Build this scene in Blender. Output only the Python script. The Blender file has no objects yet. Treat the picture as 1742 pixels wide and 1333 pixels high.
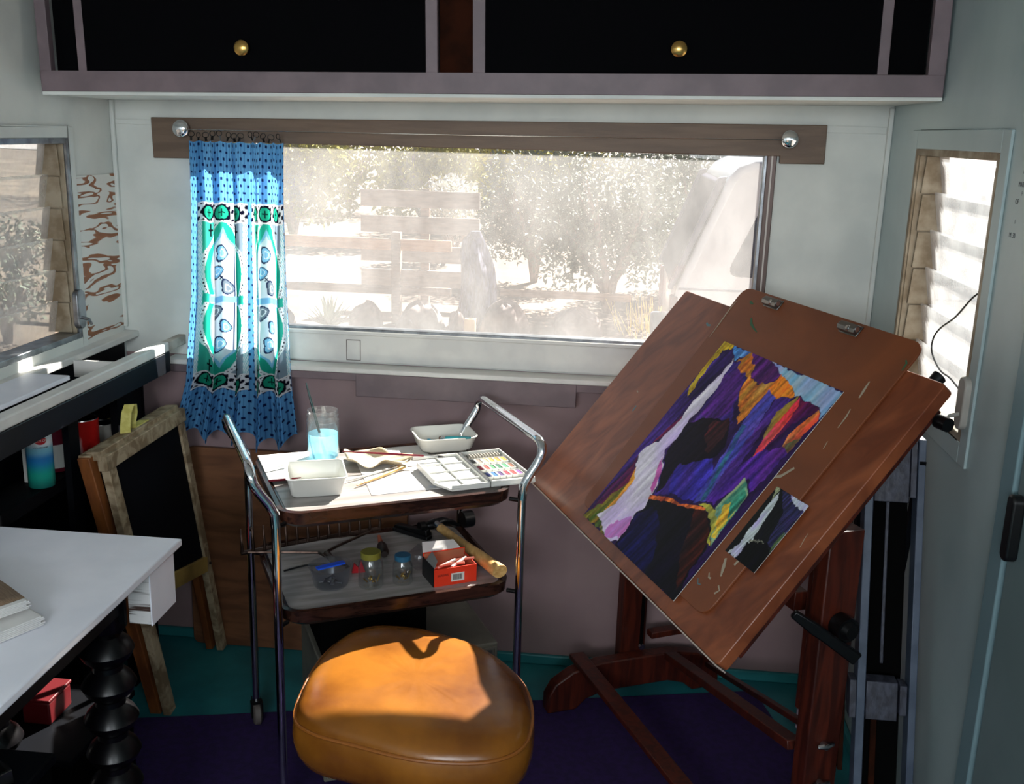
import bpy, bmesh, math, random
from mathutils import Vector, Matrix, noise
random.seed(7)
R = math.radians
S = bpy.context.scene
COL = S.collection

# ------------------------------------------------------------------ camera, sky, sun, exposure
cam_d = bpy.data.cameras.new('camera'); cam = bpy.data.objects.new('camera', cam_d); COL.objects.link(cam)
cam_d.sensor_width = 36.0; cam_d.lens = 1743.0 / 1742.0 * 36.0; cam_d.clip_start = 0.02; cam_d.clip_end = 300
yaw, pit, rol = .0950, .24973, -.02936
fw = Vector((-math.sin(yaw)*math.cos(pit), math.cos(yaw)*math.cos(pit), -math.sin(pit)))
rt = Vector((math.cos(yaw), math.sin(yaw), 0)); dn = fw.cross(rt)
rt2 = math.cos(rol)*rt + math.sin(rol)*dn; dn2 = -math.sin(rol)*rt + math.cos(rol)*dn
up2 = -dn2
cam.matrix_world = Matrix(((rt2.x, up2.x, -fw.x, 0), (rt2.y, up2.y, -fw.y, -2.7), (rt2.z, up2.z, -fw.z, 1.5), (0, 0, 0, 1)))
S.camera = cam

W = bpy.data.worlds.new('sky'); S.world = W; W.use_nodes = True
wn = W.node_tree.nodes; wl = W.node_tree.links; wn.clear()
sky = wn.new('ShaderNodeTexSky'); sky.sky_type = 'HOSEK_WILKIE'; sky.turbidity = 3.0; sky.ground_albedo = .5
bg = wn.new('ShaderNodeBackground'); bg.inputs[1].default_value = 1.25; wo = wn.new('ShaderNodeOutputWorld')
SUN_AZ, SUN_EL = R(27), R(37.2)
sdir = Vector((math.sin(SUN_AZ)*math.cos(SUN_EL), math.cos(SUN_AZ)*math.cos(SUN_EL), math.sin(SUN_EL)))
sky.sun_direction = sdir
wl.new(sky.outputs[0], bg.inputs[0]); wl.new(bg.outputs[0], wo.inputs[0])
sun_d = bpy.data.lights.new('sun', 'SUN'); sun_d.energy = 25; sun_d.angle = R(.53); sun_d.color = (1, .95, .87)
sun = bpy.data.objects.new('sun', sun_d); COL.objects.link(sun)
sun.rotation_euler = (-sdir).to_track_quat('-Z', 'Y').to_euler()
# fill lamp added behind the camera, standing in for daylight from the unseen rear
ar_d = bpy.data.lights.new('doorway_daylight', 'AREA'); ar_d.shape = 'RECTANGLE'; ar_d.size = .9; ar_d.size_y = .44
ar_d.energy = 44; ar_d.color = (.88, .94, 1)
ar = bpy.data.objects.new('doorway_daylight', ar_d); COL.objects.link(ar)
ar2_d = ar_d.copy(); ar2_d.energy = 19; ar2_d.size_y = .5
ar2 = bpy.data.objects.new('side_door_daylight', ar2_d); COL.objects.link(ar2)  # second fill lamp, added to brighten the left wall; no doorway is modelled here
ar2.location = (.62, -3.3, 1.62); ar2.rotation_euler = (R(86), 0, R(62))
ar.location = (-.35, -4.3, 1.66); ar.rotation_euler = (R(94), 0, 0)
S.view_settings.view_transform = 'Standard'; S.view_settings.look = 'None'
S.view_settings.exposure = 0.0; S.view_settings.gamma = 1.0

# ------------------------------------------------------------------ helpers
def lin(c):
    c = c/255.0
    return c/12.92 if c <= .04045 else ((c+.055)/1.055)**2.4
def rgb(c): return (lin(c[0]), lin(c[1]), lin(c[2]), 1)

def mat(name, c, rough=.6, metal=0, c2=None, scale=20, stretch=(1, 1, 1), bump=0, bscale=60, spec=.5, trans=0, ior=1.45, lo=.4, hi=.6, detail=4, coat=0, distort=0):
    m = bpy.data.materials.new(name); m.use_nodes = True
    nt = m.node_tree; b = nt.nodes['Principled BSDF']; L = nt.links
    b.inputs['Base Color'].default_value = rgb(c); b.inputs['Roughness'].default_value = rough
    b.inputs['Metallic'].default_value = metal; b.inputs['Specular IOR Level'].default_value = spec
    b.inputs['Transmission Weight'].default_value = trans; b.inputs['IOR'].default_value = ior
    b.inputs['Coat Weight'].default_value = coat
    tc = nt.nodes.new('ShaderNodeTexCoord'); mp = nt.nodes.new('ShaderNodeMapping'); mp.inputs['Scale'].default_value = stretch
    L.new(tc.outputs['Object'], mp.inputs[0])
    if c2 is not None:
        n = nt.nodes.new('ShaderNodeTexNoise'); n.inputs['Scale'].default_value = scale; n.inputs['Detail'].default_value = detail
        n.inputs['Distortion'].default_value = distort
        L.new(mp.outputs[0], n.inputs['Vector'])
        r = nt.nodes.new('ShaderNodeValToRGB'); r.color_ramp.elements[0].position = lo; r.color_ramp.elements[1].position = hi
        r.color_ramp.elements[0].color = rgb(c); r.color_ramp.elements[1].color = rgb(c2)
        L.new(n.outputs['Fac'], r.inputs[0]); L.new(r.outputs[0], b.inputs['Base Color'])
    if bump:
        n2 = nt.nodes.new('ShaderNodeTexNoise'); n2.inputs['Scale'].default_value = bscale; n2.inputs['Detail'].default_value = 3
        L.new(mp.outputs[0], n2.inputs['Vector'])
        bp = nt.nodes.new('ShaderNodeBump'); bp.inputs['Strength'].default_value = bump; bp.inputs['Distance'].default_value = .002
        L.new(n2.outputs['Fac'], bp.inputs['Height']); L.new(bp.outputs[0], b.inputs['Normal'])
    return m

def attr_mat(name, rough=.6, translucent=0, spec=.3):
    m = bpy.data.materials.new(name); m.use_nodes = True
    nt = m.node_tree; b = nt.nodes['Principled BSDF']; L = nt.links
    a = nt.nodes.new('ShaderNodeVertexColor'); a.layer_name = 'Col'
    L.new(a.outputs[0], b.inputs['Base Color']); b.inputs['Roughness'].default_value = rough
    b.inputs['Specular IOR Level'].default_value = spec
    if translucent:
        t = nt.nodes.new('ShaderNodeBsdfTranslucent'); mx = nt.nodes.new('ShaderNodeMixShader'); mx.inputs[0].default_value = translucent
        L.new(a.outputs[0], t.inputs[0]); L.new(b.outputs[0], mx.inputs[1]); L.new(t.outputs[0], mx.inputs[2])
        L.new(mx.outputs[0], nt.nodes['Material Output'].inputs[0])
    return m

def schlick(N, L, base, gain):
    lw = N.new('ShaderNodeLayerWeight'); lw.inputs[0].default_value = .5
    pw = N.new('ShaderNodeMath'); pw.operation = 'POWER'; pw.inputs[1].default_value = 4
    L.new(lw.outputs['Facing'], pw.inputs[0])
    ma = N.new('ShaderNodeMath'); ma.operation = 'MULTIPLY_ADD'; ma.inputs[1].default_value = gain; ma.inputs[2].default_value = base
    L.new(pw.outputs[0], ma.inputs[0]); return ma.outputs[0]

def pane_mat(name, dirt=.1, tint=(1, 1, 1), streak=(1, 1, 1), dcol=(1, 1, 1), thin=.05):
    """window glass with a film of dust that scatters the daylight"""
    m = bpy.data.materials.new(name); m.use_nodes = True
    nt = m.node_tree; N = nt.nodes; L = nt.links; N.clear()
    out = N.new('ShaderNodeOutputMaterial'); tr = N.new('ShaderNodeBsdfTransparent'); tr.inputs[0].default_value = (*tint, 1)
    gl = N.new('ShaderNodeBsdfGlossy'); gl.inputs['Roughness'].default_value = .02
    m1 = N.new('ShaderNodeMixShader'); L.new(schlick(N, L, .02, .45), m1.inputs[0]); L.new(tr.outputs[0], m1.inputs[1]); L.new(gl.outputs[0], m1.inputs[2])
    tl = N.new('ShaderNodeBsdfTranslucent'); tl.inputs[0].default_value = (*dcol, 1)
    df = N.new('ShaderNodeBsdfDiffuse'); df.inputs[0].default_value = (*dcol, 1)
    m2 = N.new('ShaderNodeMixShader'); m2.inputs[0].default_value = .35; L.new(tl.outputs[0], m2.inputs[1]); L.new(df.outputs[0], m2.inputs[2])
    tc = N.new('ShaderNodeTexCoord'); mp = N.new('ShaderNodeMapping'); mp.inputs['Scale'].default_value = streak
    no = N.new('ShaderNodeTexNoise'); no.inputs['Scale'].default_value = 3.0; no.inputs['Detail'].default_value = 6; no.inputs['Roughness'].default_value = .65
    L.new(tc.outputs['Object'], mp.inputs[0]); L.new(mp.outputs[0], no.inputs['Vector'])
    mr = N.new('ShaderNodeMapRange'); mr.inputs[1].default_value = .3; mr.inputs[2].default_value = .75
    mr.inputs[3].default_value = dirt*.55; mr.inputs[4].default_value = dirt*1.6
    L.new(no.outputs['Fac'], mr.inputs[0])
    m3 = N.new('ShaderNodeMixShader'); L.new(mr.outputs[0], m3.inputs[0]); L.new(m1.outputs[0], m3.inputs[1]); L.new(m2.outputs[0], m3.inputs[2])
    L.new(m3.outputs[0], out.inputs[0])
    return m

def clear_mat(name, tint=(1, 1, 1), rough=.03, haze=.06):
    m = bpy.data.materials.new(name); m.use_nodes = True
    nt = m.node_tree; N = nt.nodes; L = nt.links; N.clear()
    out = N.new('ShaderNodeOutputMaterial'); tr = N.new('ShaderNodeBsdfTransparent'); tr.inputs[0].default_value = (*tint, 1)
    gl = N.new('ShaderNodeBsdfGlossy'); gl.inputs['Roughness'].default_value = rough
    m1 = N.new('ShaderNodeMixShader'); L.new(schlick(N, L, .05, .7), m1.inputs[0]); L.new(tr.outputs[0], m1.inputs[1]); L.new(gl.outputs[0], m1.inputs[2])
    df = N.new('ShaderNodeBsdfTranslucent'); df.inputs[0].default_value = (*tint, 1)
    m2 = N.new('ShaderNodeMixShader'); m2.inputs[0].default_value = haze; L.new(m1.outputs[0], m2.inputs[1]); L.new(df.outputs[0], m2.inputs[2])
    L.new(m2.outputs[0], out.inputs[0])
    return m

class MB:
    def __init__(s): s.v = []; s.f = []; s.c = None
    def add(s, vs, fs):
        k = len(s.v); s.v += [Vector(p) for p in vs]; s.f += [tuple(i+k for i in f) for f in fs]; return s
    def box(s, x0, x1, y0, y1, z0, z1, M=None):
        vs = [Vector((x, y, z)) for z in (z0, z1) for y in (y0, y1) for x in (x0, x1)]
        if M: vs = [M @ p for p in vs]
        return s.add(vs, [(0, 2, 3, 1), (4, 5, 7, 6), (0, 1, 5, 4), (2, 6, 7, 3), (0, 4, 6, 2), (1, 3, 7, 5)])
    def tube(s, pts, r, n=12, closed=False, cap=True):
        pts = [Vector(p) for p in pts]; m = len(pts); rr = r if isinstance(r, (list, tuple)) else [r]*m
        vs = []; prev = None
        for i, p in enumerate(pts):
            if closed: t = pts[(i+1) % m]-pts[i-1]
            else: t = pts[min(i+1, m-1)]-pts[max(i-1, 0)]
            t.normalize()
            if prev is None:
                a = Vector((0, 0, 1)) if abs(t.z) < .9 else Vector((1, 0, 0)); u = t.cross(a).normalized()
            else: u = (prev-t*prev.dot(t)).normalized()
            prev = u; w = t.cross(u)
            vs += [p+(u*math.cos(2*math.pi*k/n)+w*math.sin(2*math.pi*k/n))*rr[i] for k in range(n)]
        fs = []
        for i in range(m if closed else m-1):
            j = (i+1) % m
            fs += [(i*n+k, i*n+(k+1) % n, j*n+(k+1) % n, j*n+k) for k in range(n)]
        if cap and not closed: fs += [tuple(range(n))[::-1], tuple((m-1)*n+k for k in range(n))]
        return s.add(vs, fs)
    def lathe(s, prof, c=(0, 0, 0), n=28, M=None):
        vs = []; fs = []; m = len(prof)
        for r, z in prof: vs += [Vector((r*math.cos(2*math.pi*k/n), r*math.sin(2*math.pi*k/n), z)) for k in range(n)]
        for i in range(m-1): fs += [(i*n+k, i*n+(k+1) % n, (i+1)*n+(k+1) % n, (i+1)*n+k) for k in range(n)]
        if prof[0][0] > 1e-5: fs.append(tuple(range(n))[::-1])
        if prof[-1][0] > 1e-5: fs.append(tuple((m-1)*n+k for k in range(n)))
        if M: vs = [M @ p for p in vs]
        return s.add([p+Vector(c) for p in vs], fs)
    def prism(s, poly, h0, h1, M=None):
        n = len(poly); vs = [Vector((x, y, h)) for h in (h0, h1) for x, y in poly]
        if M: vs = [M @ p for p in vs]
        return s.add(vs, [tuple(range(n))[::-1], tuple(range(n, 2*n))]+[(k, (k+1) % n, n+(k+1) % n, n+k) for k in range(n)])
    def grid(s, fn, nu, nv, col=None):
        vs = []; cs = []
        for j in range(nv+1):
            for i in range(nu+1):
                vs.append(Vector(fn(i/nu, j/nv)))
                if col: cs.append(col(i/nu, j/nv))
        k = nu+1
        s.add(vs, [(j*k+i, j*k+i+1, (j+1)*k+i+1, (j+1)*k+i) for j in range(nv) for i in range(nu)])
        if col: s.c = cs
        return s
    def build(s, name, m, parent=None, smooth=False, bevel=0, seg=2, solid=0, fix=True):
        me = bpy.data.meshes.new(name); me.from_pydata([tuple(p) for p in s.v], [], s.f); me.update()
        if s.c:
            ca = me.color_attributes.new('Col', 'FLOAT_COLOR', 'POINT')
            flat = []
            for c in s.c: flat += list(rgb(c))
            ca.data.foreach_set('color', flat)
        elif fix:
            bm = bmesh.new(); bm.from_mesh(me); bmesh.ops.remove_doubles(bm, verts=bm.verts, dist=1e-6)
            bmesh.ops.recalc_face_normals(bm, faces=bm.faces); bm.to_mesh(me); bm.free()
        me.materials.append(m)
        o = bpy.data.objects.new(name, me); COL.objects.link(o)
        if parent: o.parent = parent
        if smooth:
            for p in me.polygons: p.use_smooth = True
            if not s.c and fix: me.set_sharp_from_angle(angle=R(40))
        if solid:
            sm = o.modifiers.new('thickness', 'SOLIDIFY'); sm.thickness = solid; sm.offset = 0
        if bevel:
            b = o.modifiers.new('bevel', 'BEVEL'); b.width = bevel; b.segments = seg; b.limit_method = 'ANGLE'; b.angle_limit = R(40)
            for p in me.polygons: p.use_smooth = True
            me.set_sharp_from_angle(angle=R(35))
        return o

def tag(o, label=None, cat=None, group=None, kind=None):
    if label: o['label'] = label
    if cat: o['category'] = cat
    if group: o['group'] = group
    if kind: o['kind'] = kind
    return o
def thing(name, label, cat, loc=(0, 0, 0), rz=0, group=None):
    o = bpy.data.objects.new(name, None); COL.objects.link(o); o.location = loc; o.rotation_euler = (0, 0, rz)
    o.empty_display_size = .05
    return tag(o, label, cat, group)
def struct(o): o['kind'] = 'structure'; return o
def kids(o): return [c for c in bpy.data.objects if c.parent == o]
def copy_tree(o, parent=None):
    ch = kids(o); c = o.copy(); COL.objects.link(c); c.parent = parent
    for k in ch: copy_tree(k, c)
    return c
def bx(x0, x1, y0, y1, z0, z1, M=None): return MB().box(x0, x1, y0, y1, z0, z1, M)
def rrect(x0, x1, y0, y1, r, n=5):
    P = []
    for cx, cy, a in ((x1-r, y0+r, -90), (x1-r, y1-r, 0), (x0+r, y1-r, 90), (x0+r, y0+r, 180)):
        P += [(cx+r*math.cos(R(a+90*k/n)), cy+r*math.sin(R(a+90*k/n))) for k in range(n+1)]
    return P
def inside(x, y, P):
    c = False; j = len(P)-1
    for i in range(len(P)):
        xi, yi = P[i]; xj, yj = P[j]
        if (yi > y) != (yj > y) and x < (xj-xi)*(y-yi)/(yj-yi)+xi: c = not c
        j = i
    return c
def mixc(a, b, t): return tuple(a[i]*(1-t)+b[i]*t for i in range(3))

# ------------------------------------------------------------------ materials
M_white = mat('white_wall_paint', (212, 214, 208), .55, c2=(200, 203, 198), scale=6, bump=.25, bscale=25)
M_sage = mat('grey_green_wall_paint', (168, 184, 184), .33, c2=(158, 175, 176), scale=4, bump=.2, bscale=14)
M_mauve = mat('mauve_wall_paint', (150, 126, 126), .5, c2=(142, 118, 120), scale=5, bump=.2, bscale=20)
M_sill = mat('white_sill_paint', (222, 220, 214), .45, c2=(208, 206, 202), scale=9, bump=.4, bscale=18)
M_frame = mat('mauve_trim_paint', (116, 100, 104), .5, c2=(104, 90, 94), scale=12, bump=.4, bscale=30)
M_teal = mat('teal_floor_paint', (36, 116, 122), .38, c2=(30, 100, 108), scale=7, bump=.1)
M_teal2 = mat('teal_baseboard_paint', (40, 118, 122), .4)
M_rug = mat('purple_mat', (38, 14, 72), .85, c2=(30, 10, 60), scale=60, bump=.5, bscale=300)
M_black = mat('black_navy_paint', (5, 7, 13), .6, c2=(4, 5, 9), scale=10, spec=.12)
M_door = mat('dark_cupboard_paint', (3, 3, 5), .75, spec=.05)
M_dark = mat('black_board', (5, 5, 5), .9, spec=.05)
M_navy = mat('navy_paint', (6, 12, 24), .5, c2=(4, 8, 16), scale=10, spec=.3)
M_brownin = mat('brown_board', (48, 20, 8), .8, c2=(30, 12, 5), scale=14, spec=.08)
M_val = mat('taupe_board', (108, 88, 72), .5, c2=(94, 76, 62), scale=5, stretch=(1, 6, 10), bump=.2)
M_brass = mat('brass', (205, 165, 95), .28, 1)
M_chrome = mat('chrome', (225, 228, 232), .08, 1)
M_alu = mat('aluminium', (165, 168, 172), .35, 1, c2=(130, 132, 135), scale=25)
M_aluold = mat('weathered_aluminium', (160, 148, 128), .5, .3, c2=(124, 108, 86), scale=18, stretch=(1, 1, 1))
M_steel = mat('dull_steel', (120, 118, 115), .35, 1)
M_blackmetal = mat('black_metal', (14, 14, 16), .35, .4)
M_blackpl = mat('black_plastic', (12, 12, 14), .35)
M_trayw = mat('dark_walnut_tray', (58, 34, 26), .22, c2=(34, 19, 15), scale=5, stretch=(2, 14, 10), distort=1.5)
M_traytop = mat('tray_laminate', (160, 154, 150), .25, c2=(138, 132, 128), scale=6, stretch=(1, 8, 1))
M_leather = mat('tan_vinyl', (146, 90, 28), .27, c2=(92, 48, 14), scale=5.5, bump=.25, bscale=40, lo=.38, hi=.66, detail=6)
M_piping = mat('tan_piping', (140, 82, 30), .35)
M_table = mat('white_table_paint', (236, 236, 244), .3, c2=(226, 227, 236), scale=6)
M_plyedge = mat('white_ply_edge', (215, 212, 210), .6, c2=(70, 50, 42), scale=9, stretch=(1, .4, 16), lo=.5, hi=.6)
M_redwood = mat('red_brown_wood', (78, 28, 15), .42, c2=(50, 16, 9), scale=4, stretch=(12, 12, 1.2), distort=1)
M_boardw = mat('drawing_board_wood', (138, 76, 46), .3, c2=(100, 50, 30), scale=2.6, stretch=(1.5, 9, 4), distort=1.2, lo=.3, hi=.7)
M_mason = mat('brown_hardboard', (124, 66, 34), .42, c2=(104, 54, 28), scale=5, distort=1, lo=.3, hi=.7)
M_masone = mat('hardboard_edge', (96, 56, 30), .6)
M_oldwood = mat('old_grey_wood', (170, 152, 124), .7, c2=(122, 102, 76), scale=22, stretch=(1, 1, 1), distort=1.2)
M_orwood = mat('orange_pine', (136, 78, 34), .6, c2=(98, 52, 22), scale=5, stretch=(5, 5, 1))
M_chalk = mat('chalkboard_black', (7, 9, 15), .8, c2=(5, 6, 10), scale=6, spec=.12)
M_ply = mat('brown_plywood', (120, 78, 50), .55, c2=(94, 58, 36), scale=4, stretch=(1, 1, 4), distort=1.5)
M_rope = mat('yellow_strap', (205, 195, 110), .7, c2=(190, 178, 92), scale=80)
M_whitepl = mat('white_plastic', (214, 214, 208), .3)
M_paper = mat('paper', (212, 209, 205), .8, c2=(200, 198, 196), scale=10)
M_paperpaint = mat('paint_spotted_paper', (212, 209, 206), .8, c2=(164, 176, 200), scale=22, lo=.6, hi=.75)
M_towel = mat('cream_cloth', (196, 184, 160), .85, c2=(176, 160, 130), scale=14)
M_glass = clear_mat('jar_glass', (.96, .98, .98), haze=.012)
M_water = clear_mat('blue_paint_water', (.55, .84, .95), haze=.6)
M_tub = clear_mat('frosted_plastic', (.86, .88, .9), .2, .14)
M_greenh = mat('dark_green_lacquer', (24, 52, 50), .25)
M_tealh = mat('teal_lacquer', (32, 130, 140), .3)
M_blueh = mat('light_blue_lacquer', (70, 165, 205), .3)
M_redh = mat('dark_red_lacquer', (112, 18, 36), .25)
M_bris = mat('bristle', (92, 66, 46), .8)
M_silver = mat('ferrule', (190, 190, 190), .25, 1)
M_rake = mat('bare_rake_steel', (96, 78, 70), .4, .9, c2=(60, 46, 40), scale=40)
M_hammerw = mat('hickory', (214, 174, 112), .45, c2=(190, 146, 84), scale=6, stretch=(20, 3, 20))
M_orange = mat('orange_red_card', (222, 52, 22), .5)
M_cardin = mat('card_inside', (160, 98, 70), .8)
M_olive = mat('olive_lid', (120, 116, 44), .4)
M_bluelid = mat('blue_lid', (38, 92, 122), .4)
M_blue = mat('blue_plastic', (26, 84, 220), .35)
M_red = mat('red_plastic', (190, 24, 36), .35)
M_crimson = mat('dark_red_paint', (92, 6, 14), .5)
M_terra = mat('terracotta_plastic', (176, 92, 62), .5)
M_greymetal = mat('grey_metal_paint', (168, 164, 156), .4, c2=(150, 146, 138), scale=10)
M_silvpaint = mat('silver_grey_paint', (60, 62, 74), .45, .1, c2=(42, 43, 52), scale=70, stretch=(1, 1, .6), bump=.4, bscale=90)
M_greypaint = mat('blue_grey_paint', (76, 86, 102), .4, c2=(62, 72, 88), scale=20)
M_lav = mat('lavender_board', (190, 172, 190), .6, c2=(176, 156, 176), scale=5)
M_strip = mat('pale_blue_grey_trim', (112, 136, 142), .35)
M_doorp = mat('grey_green_door', (112, 128, 130), .4, c2=(104, 120, 122), scale=5)
M_pencil = mat('pencil_mark', (96, 100, 104), .8)
M_label = mat('off_white_label', (214, 212, 206), .6)
M_barcode = mat('barcode_black', (10, 10, 10), .6)
M_spray = mat('spray_can_teal', (24, 120, 116), .3, c2=(30, 90, 140), scale=7, stretch=(.6, .6, 3))
M_brownbook = mat('tan_book_cover', (150, 124, 98), .7, c2=(132, 106, 82), scale=60, stretch=(1, 10, 1))
M_ceil = mat('ceiling_paint', (205, 207, 203), .7)
# outdoors
M_sand = mat('desert_sand', (122, 106, 92), .95, c2=(92, 78, 68), scale=.9, detail=8, bump=.6, bscale=12)
M_fence = mat('weathered_rail', (150, 128, 112), .9, c2=(120, 100, 86), scale=4, stretch=(1, 8, 8))
M_fenceo = mat('orange_rail', (204, 160, 128), .9, c2=(180, 134, 104), scale=4, stretch=(1, 8, 8))
M_stump = mat('blue_grey_trunk', (124, 126, 150), .9, c2=(96, 92, 104), scale=9, stretch=(4, 4, 1))
M_rock = mat('brown_rock', (140, 126, 122), .95, c2=(104, 94, 92), scale=6, bump=.8, bscale=20)
M_agave = mat('agave_green', (118, 134, 118), .6)
M_postw = mat('pale_yellow_post', (232, 204, 160), .7)
M_van = mat('white_car_paint', (226, 228, 234), .25, coat=.5)
M_carglass = mat('car_glass', (34, 38, 64), .6, spec=.08)
M_cartrim = mat('car_grey_trim', (96, 98, 118), .4)
M_tyre = mat('tyre_rubber', (22, 22, 24), .85)
M_leafy = mat('yellow_green_leaf', (172, 166, 36), .7, c2=(122, 122, 34), scale=3)
M_leafg = mat('grey_green_leaf', (116, 124, 104), .7, c2=(90, 100, 84), scale=3)
M_bark = mat('pale_bark', (150, 132, 120), .9, c2=(110, 96, 88), scale=8)
M_dry = mat('dry_yellow_grass', (214, 190, 120), .8)
M_shed = mat('white_clapboard', (228, 230, 232), .6, c2=(216, 218, 222), scale=3)
M_pane = pane_mat('dusty_glass', .08, streak=(1.5, 1, .8), dcol=(1, .98, .97))
M_slat = pane_mat('louvre_glass', .34, tint=(.93, .96, .95), streak=(1, 3, 3))
M_slat2 = pane_mat('frosted_louvre_glass', .26, tint=(.95, .97, .98), streak=(1, 3, 3))

# peeled white paint over plywood grain
def grain_mat():
    m = bpy.data.materials.new('peeled_plywood'); m.use_nodes = True
    nt = m.node_tree; b = nt.nodes['Principled BSDF']; L = nt.links; N = nt.nodes
    tc = N.new('ShaderNodeTexCoord'); mp = N.new('ShaderNodeMapping'); mp.inputs['Scale'].default_value = (1, 2.6, 13); mp.inputs['Rotation'].default_value = (R(-13), 0, 0)
    mp.inputs['Location'].default_value = (0, .4, 1.3)
    no = N.new('ShaderNodeTexNoise'); no.inputs['Scale'].default_value = 2.1; no.inputs['Detail'].default_value = 1.5; no.inputs['Distortion'].default_value = 1.1
    L.new(tc.outputs['Object'], mp.inputs[0]); L.new(mp.outputs[0], no.inputs['Vector'])
    r = N.new('ShaderNodeValToRGB'); e = r.color_ramp.elements
    e[0].position = .50; e[0].color = rgb((214, 214, 208)); e[1].position = .515; e[1].color = rgb((150, 96, 62))
    e2 = r.color_ramp.elements.new(.60); e2.color = rgb((128, 80, 52)); e3 = r.color_ramp.elements.new(.61); e3.color = rgb((214, 214, 208))
    L.new(no.outputs['Fac'], r.inputs[0]); L.new(r.outputs[0], b.inputs['Base Color']); b.inputs['Roughness'].default_value = .6
    return m
M_grain = grain_mat()

XL, XR, YR, ZC = -1.35, .668, -4.4, 1.99
# ------------------------------------------------------------------ the setting
struct(bx(XL-.06, XR+.06, YR-.06, .06, -.06, 0).build('floor', M_teal))
struct(bx(XL-.06, XR+.06, YR-.06, .06, ZC, ZC+.06).build('ceiling', M_ceil))
wx0, wx1, wz0, wz1 = -1.115, .372, .957, 1.465
b = MB()
b.box(XL, wx0, 0, .05, .868, ZC); b.box(wx1, XR, 0, .05, .868, ZC); b.box(wx0, wx1, 0, .05, wz1, ZC); b.box(wx0, wx1, 0, .05, .868, wz0)
struct(b.build('wall_back', M_white))
struct(bx(XL, XR, 0, .05, 0, .868).build('wall_back', M_mauve))
def side_wall(name, x0, x1, ya, yb, za, zb, m):
    b = MB(); b.box(x0, x1, yb, .05, 0, ZC); b.box(x0, x1, YR, ya, 0, ZC); b.box(x0, x1, ya, yb, 0, za); b.box(x0, x1, ya, yb, zb, ZC)
    return struct(b.build(name, m))
side_wall('wall_left', XL-.05, XL, -.92, -.24, .955, 1.452, M_white)
side_wall('wall_right', XR, XR+.05, -.785, -.256, .958, 1.486, M_sage)
b = MB(); b.box(XL, -.85, YR-.05, YR, 0, ZC); b.box(.15, XR, YR-.05, YR, 0, ZC); b.box(-.85, .15, YR-.05, YR, 1.9, ZC)
struct(b.build('wall_rear', M_white))
# thin battens over the panel joints of the back wall
struct(bx(.51, .655, -.003, 0, 1.517, 1.534).build('trim_1', M_white, bevel=.001))
struct(bx(XL, -1.235, -.003, 0, 1.487, 1.5).build('trim_2', M_white, bevel=.001))
struct(bx(XR-.012, XR, -.012, 0, .87, 1.58).build('trim_3', M_white, bevel=.003))
struct(bx(XL, XL+.012, -.012, 0, .94, 1.55).build('trim_4', M_white, bevel=.003))
# baseboards
struct(bx(XL, XR, -.014, 0, 0, .03).build('baseboard_back', M_teal2, bevel=.004))
struct(bx(XR-.014, XR, -.99, -.014, 0, .03).build('baseboard_right', M_teal2, bevel=.004))
# sill: face board, ledge, apron
struct(bx(wx0-.02, XR, -.008, 0, .872, .948).build('trim_5', M_sill, bevel=.002))
struct(bx(XL+.14, XR, -.066, 0, .853, .867).build('trim_6', M_sill, bevel=.003))
b = MB(); b.box(XL+.14, XR, -.064, -.05, .832, .853)
struct(b.build('trim_7', M_frame, bevel=.002))
struct(bx(-.676, -.08, -.068, -.05, .79, .8535).build('trim_8', M_frame, bevel=.002))
# patched-in square on the sill board
b = MB()
for q in ((-.716, -.714, .876, .934), (-.678, -.676, .876, .934), (-.716, -.676, .932, .934), (-.716, -.676, .876, .878)): b.box(q[0], q[1], -.0088, -.0075, q[2], q[3])
struct(b.build('trim_9', mat('joint_line', (120, 112, 106), .8)))

# window in the back wall
win = struct(thing('window_1', None, None, (0, 0, 0)))
def frame4(x0, x1, z0, z1, t, y0, y1):
    b = MB(); b.box(x0, x0+t, y0, y1, z0, z1); b.box(x1-t, x1, y0, y1, z0, z1); b.box(x0+t, x1-t, y0, y1, z1-t, z1); b.box(x0+t, x1-t, y0, y1, z0, z0+t); return b
frame4(wx0, wx1+.004, wz0-.004, wz1, .012, -.006, .03).build('window_frame', M_alu, win, bevel=.002)
bx(wx1-.002, wx1+.022, -.012, .0, wz0-.01, wz1+.02).build('side_strip', mat('dark_bronze_strip', (92, 78, 74), .4, .5), win, bevel=.002)
bx(wx1+.008, wx1+.012, -.0135, -.011, wz0-.01, wz1+.02).build('side_strip', mat('pale_bead', (190, 184, 178), .4), win)
bx(wx0, wx1, -.016, .0, .947, .958).build('lower_rail', M_sill, win, bevel=.003)
bx(wx0+.006, wx1-.002, .018, .021, wz0+.004, wz1-.004).build('pane', M_pane, win)

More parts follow.
